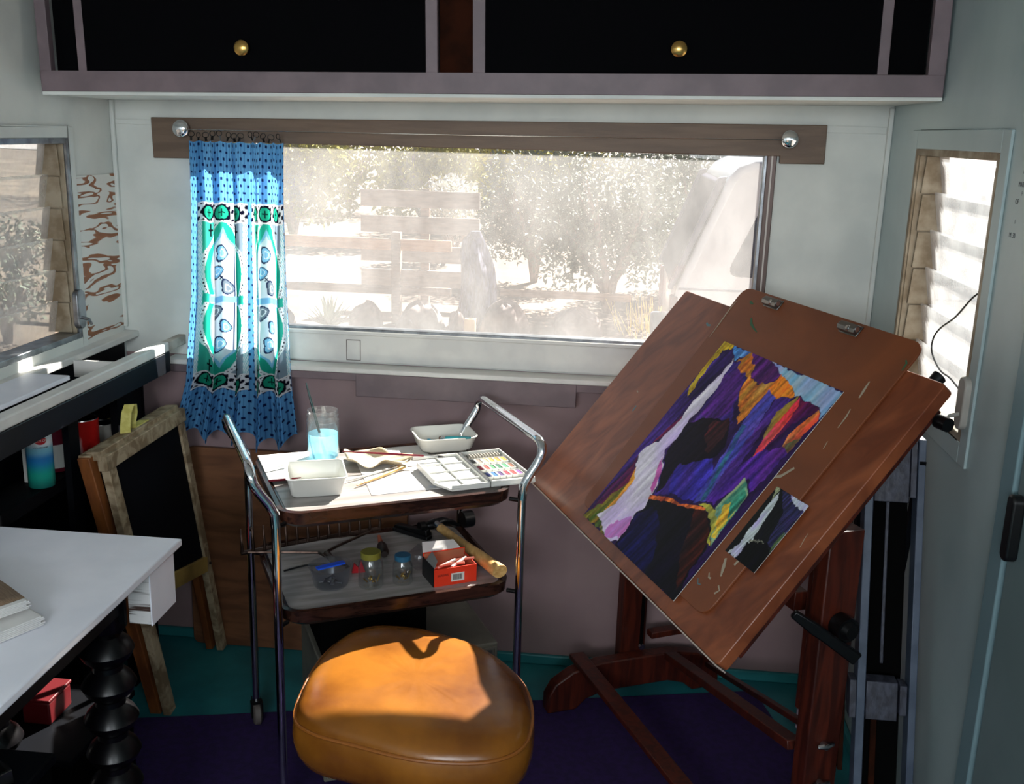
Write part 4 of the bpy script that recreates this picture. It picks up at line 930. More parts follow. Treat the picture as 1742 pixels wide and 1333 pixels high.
PAINT = [
  ((70,45,130),(40,20,80),[(0.03,0.92),(0.153,0.944),(0.11,0.669),(0.103,0.542),(0.019,0.177),(-0.002,0.042),(0.0,-0.0),(0.003,0.818)]) ,
  ((120,25,60),(60,15,70),[(0.126,0.619),(0.159,0.541),(0.068,0.427),(0.06,0.346),(0.161,0.245),(0.093,0.142),(0.024,0.042),(0.053,0.366)]) ,
  ((205,180,50),(190,150,30),[(-0.039,0.999),(0.096,0.998),(0.091,0.97),(0.043,0.936),(0.029,0.85),(0.039,0.794),(0.08,0.71),(0.016,0.734),(-0.009,0.826),(-0.009,0.921)]) ,
  ((55,30,100),(20,12,50),[(0.063,0.947),(0.11,0.975),(0.166,0.936),(0.135,0.78),(0.113,0.693),(0.056,0.707),(0.063,0.779),(0.043,0.865)]) ,
  ((150,110,40),(60,90,30),[(0.0,-0.0),(0.019,0.045),(0.139,0.231),(0.213,0.223),(0.185,0.125),(0.149,0.058),(0.356,0.004),(0.16,0.001)]) ,
  ((235,170,50),(220,120,40),[(0.139,0.231),(0.099,0.318),(0.177,0.263),(0.192,0.15),(0.134,0.052),(0.124,0.09),(0.145,0.152)]) ,
  ((235,230,240),(215,205,225),[(0.16,0.948),(0.195,0.911),(0.213,0.849),(0.228,0.783),(0.221,0.686),(0.194,0.621),(0.224,0.533),(0.215,0.453),(0.278,0.392),(0.343,0.312),(0.396,0.195),(0.364,0.116),(0.41,0.027),(0.353,-0.008),(0.245,0.012),(0.093,0.046),(0.171,0.12),(0.169,0.232),(0.099,0.318),(0.053,0.366),(0.056,0.422),(0.116,0.463),(0.139,0.556),(0.126,0.658),(0.145,0.76),(0.173,0.865)]) ,
  ((225,120,210),(200,150,225),[(0.24,0.031),(0.277,0.094),(0.357,0.14),(0.385,0.082),(0.384,0.016),(0.281,0.005)]) ,
  ((215,110,190),(200,90,170),[(0.238,0.419),(0.313,0.353),(0.36,0.265),(0.32,0.28),(0.275,0.347),(0.242,0.398)]) ,
  ((75,45,130),(35,25,95),[(0.179,0.939),(0.282,0.924),(0.347,0.89),(0.499,0.696),(0.49,0.475),(0.479,0.302),(0.378,0.273),(0.278,0.392),(0.22,0.455),(0.222,0.588),(0.23,0.712),(0.212,0.838)]) ,
  ((90,35,130),(60,30,100),[(0.202,0.857),(0.257,0.917),(0.356,0.872),(0.445,0.732),(0.35,0.647),(0.257,0.666),(0.237,0.758)]) ,
  ((14,10,26),(20,12,22),[(0.203,0.602),(0.299,0.66),(0.475,0.699),(0.585,0.59),(0.567,0.501),(0.384,0.426),(0.408,0.318),(0.38,0.285),(0.284,0.394),(0.232,0.46)]) ,
  ((90,30,35),(25,20,25),[(0.373,0.655),(0.475,0.699),(0.53,0.613),(0.525,0.528),(0.475,0.522),(0.404,0.593)]) ,
  ((60,50,165),(40,32,120),[(0.457,0.315),(0.389,0.396),(0.41,0.447),(0.571,0.524),(0.654,0.471),(0.688,0.35),(0.578,0.318)]) ,
  ((50,100,170),(80,140,190),[(0.101,0.975),(0.092,1.0),(0.257,1.0),(0.244,0.974),(0.179,0.945)]) ,
  ((95,35,120),(50,20,70),[(0.261,0.997),(0.348,1.006),(0.443,0.997),(0.573,0.967),(0.554,0.931),(0.491,0.889),(0.396,0.904),(0.321,0.946)]) ,
  ((120,175,205),(170,195,210),[(0.432,0.998),(1.009,1.004),(0.993,0.865),(0.943,0.899),(0.784,0.916),(0.757,0.903),(0.687,0.942),(0.568,0.97)]) ,
  ((200,100,35),(170,120,40),[(0.21,0.937),(0.257,0.988),(0.396,0.904),(0.491,0.889),(0.554,0.931),(0.573,0.967),(0.684,0.942),(0.754,0.902),(0.658,0.87),(0.568,0.885),(0.547,0.813),(0.557,0.745),(0.542,0.699),(0.414,0.816),(0.37,0.886),(0.28,0.913)]) ,
  ((225,105,30),(240,140,40),[(0.573,0.967),(0.692,0.939),(0.754,0.902),(0.659,0.875),(0.552,0.883),(0.569,0.92)]) ,
  ((60,65,150),(85,75,165),[(0.568,0.885),(0.65,0.873),(0.678,0.711),(0.701,0.538),(0.736,0.369),(0.668,0.338),(0.625,0.501),(0.577,0.669),(0.555,0.795)]) ,
  ((45,95,120),(40,60,120),[(0.573,0.709),(0.609,0.71),(0.667,0.536),(0.726,0.375),(0.7,0.355),(0.634,0.545)]) ,
  ((90,50,150),(60,35,115),[(0.658,0.87),(0.747,0.895),(0.748,0.842),(0.724,0.716),(0.755,0.587),(0.782,0.436),(0.76,0.378),(0.736,0.369),(0.701,0.538),(0.678,0.711)]) ,
  ((190,130,40),(120,110,50),[(0.779,0.914),(0.763,0.89),(0.73,0.807),(0.765,0.699),(0.792,0.609),(0.802,0.662),(0.789,0.766),(0.816,0.852)]) ,
  ((235,60,60),(200,40,100),[(0.789,0.912),(0.832,0.852),(0.831,0.76),(0.825,0.67),(0.809,0.586),(0.771,0.672),(0.777,0.762),(0.785,0.862)]) ,
  ((100,20,60),(70,18,80),[(0.794,0.909),(0.864,0.91),(0.952,0.893),(0.923,0.855),(0.861,0.808),(0.846,0.725),(0.825,0.67),(0.835,0.78),(0.827,0.855)]) ,
  ((235,70,45),(215,130,40),[(0.948,0.896),(0.99,0.864),(0.97,0.775),(0.965,0.688),(0.914,0.69),(0.895,0.76),(0.917,0.825)]) ,
  ((120,110,50),(140,60,60),[(0.97,0.775),(0.963,0.677),(0.93,0.666),(0.919,0.72)]) ,
  ((95,40,155),(55,30,120),[(0.825,0.67),(0.927,0.703),(0.967,0.669),(0.944,0.483),(0.874,0.53),(0.815,0.439),(0.805,0.385),(0.76,0.378),(0.759,0.548)]) ,
  ((170,190,140),(60,130,110),[(0.846,0.531),(0.943,0.477),(0.965,0.246),(0.87,0.331),(0.824,0.373),(0.825,0.433)]) ,
  ((215,150,40),(190,170,60),[(0.871,0.45),(0.94,0.427),(0.955,0.277),(0.88,0.325),(0.851,0.403)]) ,
  ((40,120,100),(80,150,120),[(0.859,0.505),(0.938,0.475),(0.938,0.358),(0.876,0.422)]) ,
  ((10,8,14),(14,12,24),[(0.386,0.201),(0.364,0.256),(0.56,0.291),(0.754,0.345),(0.863,0.318),(0.949,0.245),(0.961,0.131),(1.009,-0.006),(0.392,-0.002),(0.375,0.088),(0.365,0.149)]) ,
  ((20,22,80),(12,10,40),[(0.377,0.154),(0.424,0.217),(0.587,0.186),(0.671,0.085),(0.724,0.004),(0.406,0.004),(0.375,0.088)]) ,
  ((70,24,16),(30,12,12),[(0.704,0.315),(0.785,0.337),(0.931,0.257),(0.957,0.109),(0.965,0.033),(0.828,0.153),(0.769,0.25)]) ,
  ((190,170,60),(120,130,50),[(0.703,0.341),(0.77,0.372),(0.834,0.366),(0.886,0.327),(0.963,0.246),(0.877,0.294),(0.791,0.34)]) ,
  ((230,120,50),(150,60,40),[(0.354,0.257),(0.489,0.295),(0.586,0.301),(0.708,0.338),(0.771,0.347),(0.769,0.336),(0.644,0.303),(0.485,0.272),(0.367,0.241)]) ,
]
STUDY = [
  ((20,24,22),(10,12,14),[(0.0,0.0),(0.0,1.0),(0.233,0.966),(0.258,0.551),(0.234,0.182),(0.383,-0.005)]) ,
  ((190,195,150),(120,130,100),[(-0.026,0.998),(0.138,0.983),(0.111,0.9),(0.136,0.817)]) ,
  ((215,222,225),(170,180,180),[(0.176,0.964),(0.294,0.719),(0.348,0.491),(0.41,0.286),(0.367,0.096),(0.364,0.006),(0.066,-0.013),(0.19,0.165),(0.145,0.379),(0.137,0.632),(0.141,0.849)]) ,
  ((50,50,95),(30,30,50),[(0.197,0.985),(0.471,1.004),(1.014,0.936),(0.989,0.325),(0.76,0.374),(0.604,0.758)]) ,
  ((200,205,215),(180,190,205),[(0.396,1.011),(1.0,1.0),(1.009,0.907),(0.68,0.923)]) ,
  ((90,110,70),(40,60,40),[(0.917,0.364),(0.917,0.586),(0.992,0.58),(0.984,0.289)]) ,
  ((150,150,130),(90,90,80),[(0.338,0.291),(0.717,0.359),(0.71,0.324),(0.385,0.259)]) ,
  ((4,4,6),(6,6,8),[(0.329,0.253),(0.778,0.364),(0.984,0.289),(1.019,-0.01),(0.383,-0.005)]) ,
]

# ------------------------------------------------------------------ drawing-board easel
ez = thing('drawing_easel', 'red-brown wooden drawing table with a large tilted board beside the right window', 'easel', (0, 0, 0))
U = Vector((.424, -.905, -.022)).normalized(); V = Vector((.600, .228, .766)).normalized(); V = (V-U*V.dot(U)).normalized(); Nb = U.cross(V).normalized()
if Nb.z < 0: Nb = -Nb
O = Vector((-.170, -.368, .685))
MBd = Matrix(((U.x, V.x, Nb.x, O.x), (U.y, V.y, Nb.y, O.y), (U.z, V.z, Nb.z, O.z), (0, 0, 0, 1)))
BW, BH = .879, .591
MB().prism(rrect(0, BW, 0, BH, .008, 4), -.024, 0, MBd).build('drawing_board', M_boardw, ez, bevel=.0015)
b = MB(); b.box(.0, BW, -.0032, -.0006, -.023, .0012, MBd); b.build('edge_strip', mat('pale_edge_strip', (186, 170, 158), .35, .3), ez)
for x0 in (.02, BW-.06): bx(x0, x0+.04, .03, BH-.03, -.05, -.0245, MBd).build('board_batten', M_redwood, ez, bevel=.002)
Hh = Vector((.905, .424, 0)); Uh = Vector((.424, -.905, 0)).normalized()
F0 = Vector((.118, -.148, 0)); GAP = .74
def fr(p):  # frame at p with axes Uh, Hh, Z
    return Matrix(((Hh.x, Uh.x, 0, p.x), (Hh.y, Uh.y, 0, p.y), (0, 0, 1, 0), (0, 0, 0, 1)))
def foot(p, x0, x1):
    pr = [(x0, .004), (x0, .05), (x0+.02, .085), (x0+.07, .115), (x0+.15, .13), (x1-.15, .13), (x1-.07, .115), (x1-.02, .085), (x1, .05), (x1, .004), (x1-.08, .004), (x1-.11, .03), (x1-.16, .045), (x0+.16, .045), (x0+.11, .03), (x0+.08, .004)]
    return MB().prism(pr, -.02, .02, fr(p) @ Matrix(((1, 0, 0, 0), (0, 0, 1, 0), (0, 1, 0, 0), (0, 0, 0, 1))))
F1 = F0+Uh*GAP
foot(F0, -.262, .25).build('foot', M_redwood, ez, bevel=.004)
foot(F1, -.262, .10).build('foot', M_redwood, ez, bevel=.004)
for p, e, wd in ((F0, -1, .036), (F1, 1, .038)):
    M = fr(p)
    MB().box(-wd, wd, e*.0215-.001, e*.0215+e*.04, .03, .80, M).build('post', M_redwood, ez, bevel=.003)
    b = MB()
    b.box(-wd*.6, wd*.6, e*.0195, -e*.012, .4, .92, M); b.build('sliding_post', M_redwood, ez, bevel=.003)
MFn = fr(F1)
for z in (.36, .275):
    b = MB(); p = MFn @ Vector((-.004, .064, z)); b.tube([p, p+Uh*.014], .007, 8); b.tube([p+Uh*.008-Hh*.018, p+Uh*.012, p+Uh*.008+Hh*.018], [.004, .006, .004], 8); b.build('wing_nut', M_silver, ez, smooth=True)
def stick(a, c, w, d, m, nm): 
    a, c = Vector(a), Vector(c); t = (c-a).normalized(); s_ = t.cross(Vector((0, 0, 1))).normalized(); n_ = s_.cross(t)
    M = Matrix(((s_.x, t.x, n_.x, a.x), (s_.y, t.y, n_.y, a.y), (s_.z, t.z, n_.z, a.z), (0, 0, 0, 1)))
    return MB().box(-w/2, w/2, 0, (c-a).length, -d/2, d/2, M).build(nm, m, ez, bevel=.002)
sA = F0-Hh*.165+Vector((0, 0, .137)); 
stick(sA-Uh*.03, sA+Uh*(GAP+.03), .042, .014, M_redwood, 'stretcher')
stick(F0+Hh*.09+Uh*.025+Vector((0, 0, .125)), F1-Hh*.02-Uh*.0+Vector((0, 0, .32)), .034, .02, M_redwood, 'brace')
stick(F0+Hh*.21+Uh*.025+Vector((0, 0, .08)), F1+Hh*.03+Vector((0, 0, .34)), .016, .014, M_redwood, 'brace')
stick(F0+Hh*.035+Vector((0, 0, .185)), F0+Hh*.24+Vector((0, 0, .19)), .03, .018, M_redwood, 'cross_bar')
stick(F0+Uh*.03-Hh*.02+Vector((0, 0, .62)), F1-Uh*.03-Hh*.02+Vector((0, 0, .62)), .03, .04, M_redwood, 'upper_rail')
# tilting arms from the posts to the board back
for q, p in ((.12, F0), (BW-.12, F1)):
    e = MBd @ Vector((q, .30, -.052)); a = Vector((p.x, p.y, .74)); stick(a, e, .024, .014, M_redwood, 'tilt_arm')
# far post slot and screw
b = MB(); p = fr(F0) @ Vector((-.002, .0225, .12)); 
MB().box(-.005, .005, .0215, .0228, .16, .40, fr(F0)).build('slot', M_dark, ez)
b = MB(); 
for z in (.335, .165): b.tube([fr(F0) @ Vector((0, .022, z)), fr(F0) @ Vector((0, .030, z))], .008, 12)
b.build('screw_head', M_silver, ez)
# crank lever on the near post
pc_ = MFn @ Vector((.0, .064, .615)); 
b = MB(); b.tube([pc_, pc_+Uh*.03], .024, 18); b.tube([pc_+Uh*.03, pc_+Uh*.04], [.018, .012], 18); b.build('lever_hub', M_blackmetal, ez, smooth=True)
w0 = Vector((.362, -.928, .655)); w1 = Vector((.486, -.928, .572))
b = MB(); t = (w1-w0).normalized(); s_ = t.cross(Vector((0, 1, 0))).normalized(); M = Matrix(((s_.x, t.x, 0, w0.x), (s_.y, t.y, 1, w0.y), (s_.z, t.z, 0, w0.z), (0, 0, 0, 1)))
b.prism([(-.008, 0), (.008, 0), (.012, .05), (.011, .08), (.013, .15), (-.013, .15), (-.011, .08), (-.012, .05)], -.006, .006, M); b.build('lever_arm', M_blackmetal, ez, bevel=.003)
b = MB(); b.tube([MBd @ Vector((BW-.004, BH-.05, -.04)), MBd @ Vector((BW+.02, BH-.05, -.04))], .012, 14); b.build('edge_knob', M_blackmetal, ez, smooth=True); b = MB(); b.tube([MBd @ Vector((BW-.06, BH+.002, -.03)), MBd @ Vector((BW-.06, BH+.022, -.034))], [.010, .013], 12); b.build('edge_knob', M_blackmetal, ez, smooth=True)

# board with two metal clips, painting and study
def flat(name, label, cat, u0, v0, off): 
    t = bpy.data.objects.new(name, None); COL.objects.link(t); t.matrix_world = MBd @ Matrix.Translation((u0, v0, off)); t.empty_display_size = .05
    return tag(t, label, cat)
clb = flat('clipboard', 'large brown hardboard drawing clipboard with two steel clips lying on the tilted easel board', 'clipboard', .235, .045, .0008)
cq = [(-.004, .0), (.53, -.0), (.55, .02), (.551, .575), (.53, .597), (-.0, .597), (-.024, .575), (-.022, .02)]
def rpoly(Q, r, n=5):
    out = []; m_ = len(Q)
    for i in range(m_):
        p0, p1, p2 = Vector(Q[i-1]+(0,)), Vector(Q[i]+(0,)), Vector(Q[(i+1) % m_]+(0,))
        a = p1+(p0-p1).normalized()*r; c = p1+(p2-p1).normalized()*r
        for k in range(n+1):
            t = k/n; q = a*(1-t)**2+p1*2*t*(1-t)+c*t*t; out.append((q.x, q.y))
    return out
cq = rpoly([(.012, .0), (.552, -.002), (.553, .60), (-.026, .60)], .03)
MB().prism(cq, 0, .0045).build('board', M_mason, clb, bevel=.0008)
hb = MB(); 
for (x0, x1, y0, y1) in ((-.0, .045, .50, .503), (.52, .523, .36, .5)): pass
for uc in (.108, .367):
    c_ = MB(); c_.prism([(-.026, -.012), (.026, -.012), (.026, .012), (-.026, .012)], .0046, .0075, Matrix.Translation((uc, .582, 0)))
    c_.prism([(-.010, .0075), (.010, .0075), (.007, .018), (-.004, .021), (-.010, .016)], -.025, .025, Matrix.Translation((uc, .582, 0)) @ Matrix(((0, 0, 1, 0), (1, 0, 0, 0), (0, 1, 0, 0), (0, 0, 0, 1))))
    cp = c_.build('clip', M_steel, clb, bevel=.001)
    MB().tube([(uc-.026, .582, .014), (uc+.026, .582, .014)], .005, 12).build('clip_spring', M_chrome, cp, smooth=True)
    MB().lathe([(0, .0215), (.005, .021), (.006, .019), (.006, .016)], (uc+.006, .578, 0), 14).build('rivet', M_silver, cp, smooth=True)
# dried paint on the boards
random.seed(11)
M_smw = mat('dried_white_paint', (158, 146, 126), .7); M_smg = mat('dried_green_paint', (46, 92, 62), .6); M_smb = mat('dried_blue_paint', (84, 116, 122), .6)
def smear(par, pts, w, m, nm='paint_smear', z=.0048):
    b = MB(); P = [Vector(p) for p in pts]; L_ = []; R2 = []
    for i, p in enumerate(P):
        t = (P[min(i+1, len(P)-1)]-P[max(i-1, 0)]).normalized(); n_ = Vector((-t.y, t.x)); ww = w*(.35+.65*math.sin(math.pi*(i+.4)/(len(P)-.2)))*random.uniform(.6, 1.1)
        L_.append(p+n_*ww); R2.append(p-n_*ww*random.uniform(.5, 1))
    b.prism([(q.x, q.y) for q in L_+R2[::-1]], z, z+.0003); return b.build(nm, m, par)
for pts, w, m in (([(.5, .50), (.503, .48), (.506, .465)], .003, M_smw), ([(.507, .44), (.511, .425), (.512, .40)], .0022, M_smw), ([(.514, .37), (.517, .355)], .0015, M_smw), ([(.49, .30), (.475, .275), (.45, .262), (.43, .262)], .004, M_smw), ([(.5, .21), (.498, .225), (.50, .235)], .0022, M_smw), ([(.03, .57), (.035, .568), (.045, .566)], .004, M_smg),
                  ([(.075, .535), (.09, .522), (.108, .515), (.125, .51)], .0035, M_smg), ([(-.015, .56), (-.017, .54), (-.012, .50), (-.008, .46)], .002, M_smw), ([(.50, .10), (.51, .085), (.52, .07)], .004, M_smw), ([(.53, .055), (.54, .05), (.535, .04)], .003, M_smw), ([(.52, .13), (.53, .12), (.528, .10)], .005, M_smw), ([(.538, .56), (.545, .555), (.547, .54)], .003, M_smg), ([(.49, .062), (.497, .055), (.503, .056)], .003, M_smw), ([(.476, .042), (.485, .034), (.492, .036)], .002, M_smb)):
    smear(clb, pts, w, m)
for pts, w, m in (([(.17, .535), (.18, .53), (.19, .532)], .005, M_smb), ([(.12, .32), (.128, .318)], .003, M_smw), ([(.16, .29), (.163, .275)], .004, M_smb), ([(.855, .235), (.851, .25), (.849, .262)], .0008, M_smw), ([(.22, .48), (.232, .475), (.24, .476)], .002, M_smw)):
    smear(ez, pts, w, m, z=.0)
for o in [o for o in bpy.data.objects if o.parent == ez and o.name.startswith('paint_smear')]: o.data.transform(MBd)

def paintf(P, jit, seed, stroke):
    def f(u, v):
        x, y = u, v
        nx = noise.noise(Vector((x*9+seed, y*9, 1)))*.5+noise.noise(Vector((x*30, y*30+seed, 2)))*.35
        ny = noise.noise(Vector((x*9, y*9+seed, 5)))*.5+noise.noise(Vector((x*30+seed, y*30, 6)))*.35
        xx, yy = x+nx*jit, y+ny*jit
        c = stroke[0]
        # directional brush strokes running down to the lower left of the sheet
        s_ = noise.noise(Vector(((x-.22*y)*24+seed, y*3.0, 3)))*1.1+.5*noise.noise(Vector(((x-.2*y)*70, y*7, 8)))
        for i_, (a, b_, poly) in enumerate(P):
            q_ = .5+((i_*7) % 5)*.35
            if inside(x+nx*jit*q_, y+ny*jit*q_*1.3, poly):
                t = min(1, max(0, .5+s_)); c = mixc(a, b_, t)
        k = 1.08+.5*noise.noise(Vector(((x-.2*y)*42, y*5, 4)))+.25*noise.noise(Vector((x*90, y*60, 9)))
        if sum(c) > 420: k = 1+(k-1.08)*.3
        c = mixc(c, (c[2]*.8, c[0]*.6, c[1]+40), .22*max(0, noise.noise(Vector((x*7, y*5, 11)))*2))
        return tuple(min(255, max(0, q*k)) for q in c)
    return f
ptg = flat('painting', 'vivid purple and orange mountain painting with a white waterfall, on the clipboard', 'painting', .289, .027, .0061)
w_, h_ = .411, .482
b = MB(); pf = paintf(PAINT, .022, 1.7, ((38, 20, 66),))
b.grid(lambda u, v: (u*w_, v*h_, .0012), 300, 350, pf)
b.build('painted_face', attr_mat('acrylic_paint', .5, 0, .18), ptg)
bx(0, w_, 0, h_, 0, .0011).build('paper', M_paper, ptg)
std = flat('study_painting', 'small dark waterfall study lying over the lower right edge of the clipboard', 'painting', .722, .155, .0061)
b = MB(); pf = paintf(STUDY, .03, 4.2, ((16, 18, 20),)); sw, sh = .094, .146
b.grid(lambda u, v: (u*sw, v*sh, .0008), 100, 150, pf)
b.build('painted_face', bpy.data.materials['acrylic_paint'], std)
bx(0, sw, 0, sh, 0, .0007).build('paper', M_paper, std)

# ------------------------------------------------------------------ grey stand by the right wall
gs = thing('grey_stand', 'narrow grey painted wooden folding stand leaning near the right wall', 'stand', (0, 0, 0))
def lean(x, z, dy=0): return Vector((x, -1.0+.298*z+dy, z))
def gbar(x0, x1, z0, z1, d, m, nm, dy=0, bev=.0015):
    b = MB(); vs = []
    for z in (z0, z1):
        for yy in (0, d):
            for x in (x0, x1): p = lean(x, z, dy+yy); vs.append(p)
    b.add(vs, [(0, 2, 3, 1), (4, 5, 7, 6), (0, 1, 5, 4), (2, 6, 7, 3), (0, 4, 6, 2), (1, 3, 7, 5)]); return b.build(nm, m, gs, bevel=bev)
gbar(.610, .624, .004, .94, .035, M_greypaint, 'post'); gbar(.512, .528, .004, .94, .035, M_greypaint, 'post')
gbar(.53, .596, .82, .925, .03, M_silvpaint, 'top_block', dy=.004); gbar(.597, .609, .83, .935, .03, M_silvpaint, 'top_block', dy=.003)
gbar(.529, .588, .42, .49, .03, M_silvpaint, 'cross_block', dy=-.003); gbar(.592, .606, .43, .485, .03, M_silvpaint, 'cross_block', dy=-.002); gbar(.498, .511, .42, .49, .03, M_silvpaint, 'cross_block', dy=-.002)
gbar(.529, .609, .02, .90, .004, M_dark, 'back_panel', dy=.06)
gbar(.565, .572, .5, .82, .004, M_silvpaint, 'inner_strip', dy=.05)
gbar(.553, .565, .02, .42, .004, M_brownin, 'inner_strip', dy=.052)
gbar(.490, .50, .30, .80, .03, M_brownin, 'side_slat', dy=.04)
for x in (.512, .612):
    b = MB(); b.add([(x, -.56, 0.004), (x+.012, -.56, .004), (x+.012, -.58, .004), (x, -.58, .004), (x, -.715, .90), (x+.012, -.715, .90), (x+.012, -.735, .90), (x, -.735, .90)], [(0, 1, 2, 3), (7, 6, 5, 4), (0, 4, 5, 1), (1, 5, 6, 2), (2, 6, 7, 3), (3, 7, 4, 0)]); b.build('rear_post', M_black, gs)
lb = thing('leaning_board', 'narrow lavender white board leaning between the easel post and the grey stand', 'board', (.585, -.24, 0))
M = Matrix.Rotation(R(-4), 4, 'X'); MB().box(-.045, .04, -.006, .006, .002, .44, M).build('board', M_lav, lb, bevel=.001)
cr = thing('crumpled_paper', 'crumpled pale paper tucked above the lavender board beside the easel post', 'paper', (.585, -.25, .45))
b = MB()
b.grid(lambda u, v: ((-.035+.07*u)*(1-.6*v)+.01*v+.006*math.sin(v*9), .02*noise.noise(Vector((u*3, v*5, 1))), .002+.23*v), 12, 24); b.build('sheet', M_lav, cr, smooth=True, solid=.001)

# pencil notes on the right wall
nt_ = thing('pencil_notes', 'faint pencil notes written on the grey-green wall right of the window', 'writing', (XR-.0004, -.9, 1.35))
for s, y, z, sz in (('MAR', -.876, 1.437, .012), ('OF', -.868, 1.408, .012), ('1', -.872, 1.375, .010), ('M .30', -.868, 1.352, .012), ('F', -.885, 1.422, .010), ('E', -.88, 1.458, .010)):
    text(s, sz, M_pencil, nt_, Matrix.Translation((0, y+.9-.01, z-1.35)) @ Matrix.Rotation(R(-90), 4, 'Z') @ Matrix.Rotation(R(90), 4, 'X'), 'note', .0001)
# black cable at the right window
cbk = thing('cable', 'thin black cable curving down across the right louvre window to its crank', 'cable', (0, 0, 0))
pts = [Vector(p) for p in ((.664, -.765, 1.235), (.661, -.743, 1.221), (.659, -.678, 1.177), (.658, -.60, 1.14), (.658, -.565, 1.112), (.658, -.569, 1.084), (.657, -.636, 1.063), (.656, -.71, 1.062), (.658, -.775, 1.05))]
def smooth_path(P, k=6):
    out = []
    for i in range(len(P)-1):
        p0, p1, p2, p3 = P[max(i-1, 0)], P[i], P[i+1], P[min(i+2, len(P)-1)]
        for j in range(k):
            t = j/k; out.append(.5*((2*p1)+(p2-p0)*t+(2*p0-5*p1+4*p2-p3)*t*t+(3*p1-p0-3*p2+p3)*t**3))
    return out+[P[-1]]
MB().tube(smooth_path(pts), .0018, 8).build('wire', M_blackpl, cbk, smooth=True)

# ------------------------------------------------------------------ outdoors
GZ = -.5
b = MB(); b.grid(lambda u, v: (-60+120*u, -30+110*v, GZ+(.10*noise.noise(Vector((u*40, v*40, 0))) if abs(-60+120*u) > 3 or -30+110*v > 4 else 0)-.05), 120, 110)
g = b.build('ground', M_sand, None, smooth=True); g['kind'] = 'structure'
def foliage(b, c, rx, rz, n, s, shape=1.0):
    c = Vector(c)
    for i in range(n):
        d = Vector((random.gauss(0, 1), random.gauss(0, 1), random.gauss(0, 1))).normalized()*(random.random()**.45)
        p = c+Vector((d.x*rx, d.y*rx*.8, d.z*rz))
        a = Vector((random.gauss(0, 1), random.gauss(0, 1), random.gauss(0, 1))).normalized()*s*random.uniform(.6, 1.4)
        e = a.cross(Vector((random.gauss(0, 1), random.gauss(0, 1), random.gauss(0, 1)))).normalized()*s*.45
        b.add([p-a, p+e, p+a, p-e], [(0, 1, 2, 3)])
def tree(name, label, x, y, hs, blobs, leafm, cat='tree', g='desert trees beyond the fence', s=.05, dens=1.0):
    t = thing(name, label, cat, (x, y, GZ-.05), 0, g)
    bt = MB(); 
    for k in range(6):
        a = k*1.07+x; h = hs*random.uniform(.55, .9); sp = .35*hs
        bt.tube([(0, 0, 0), (.12*sp*math.cos(a), .12*sp*math.sin(a), h*.3), (.5*sp*math.cos(a), .5*sp*math.sin(a), h*.6), (sp*math.cos(a), sp*math.sin(a), h)], [.05, .04, .025, .01], 7)
        for q in range(3):
            bb = a+random.uniform(-1, 1); bt.tube([(.4*sp*math.cos(a), .4*sp*math.sin(a), h*.55), (.9*sp*math.cos(bb), .9*sp*math.sin(bb), h*random.uniform(.8, 1.1))], [.014, .005], 5)
    bt.build('trunk', M_bark, t, smooth=True)
    bf = MB()
    for (dx, dy, dz, rx, rz, n) in blobs: foliage(bf, (dx, dy, dz), rx, rz, int(n*dens), s)
    bf.build('foliage', leafm, t, fix=False)
    return t
random.seed(3)
for k, (x, y, h, rx, lb_, m_) in enumerate(((-5.7, 15.2, 2.6, 1.1, 'yellow-green tree farthest left behind the fence', M_leafy), (-3.5, 16.4, 2.5, 1.0, 'bright yellow-green tree above the middle of the fence', M_leafy), (-7.8, 18.5, 3.0, 1.7, 'broad yellow-green tree partly behind the curtain', M_leafy), (-2.6, 19.0, 2.7, 1.3, 'yellow-green tree right of the fence post against the far slope', M_leafy), (-6.6, 22.5, 3.2, 2.1, 'distant yellow-green tree rising behind the others', M_leafy), (-1.6, 25, 3.4, 2.2, 'far olive tree at the top centre of the window', M_leafy), (3.0, 23, 3.6, 2.3, 'far grey-green tree behind the white car roof', M_leafg), (-12, 25, 3.6, 3.0, 'far tree left of the window view', M_leafg))):
    tree('palo_verde_tree', lb_, x, y, h*.8, ((0, 0, h*.62, rx, h*.34, 1700), (-.5*rx, .2, h*.38, rx*.7, h*.28, 1100), (.5*rx, -.2, h*.42, rx*.8, h*.3, 1200)), m_, s=.075)
for k, (x, y, h, rx, lb_) in enumerate(((-.05, 9.3, 2.2, .95, 'large grey-green shrub in the centre right of the big window'), (1.1, 11.2, 2.5, .95, 'grey-green shrub behind the white car'), (-1.1, 11.6, 2.1, .85, 'pale grey-green shrub left of the large grey shrub'))):
    tree('desert_shrub', lb_, x, y, h*.8, ((0, 0, h*.58, rx, h*.38, 3000), (-.4*rx, .1, h*.36, rx*.7, h*.26, 1500), (.5*rx, -.1, h*.42, rx*.7, h*.3, 1400)), M_leafg, 'shrub', 'grey desert shrubs', s=.042)
tree('desert_shrub', 'small silvery bush above the right part of the fence rail', -2.6, 13.6, 1.0, ((0, 0, .9, .55, .5, 1100),), mat('silver_leaf', (206, 206, 200), .7), 'shrub', 'grey desert shrubs', s=.05)
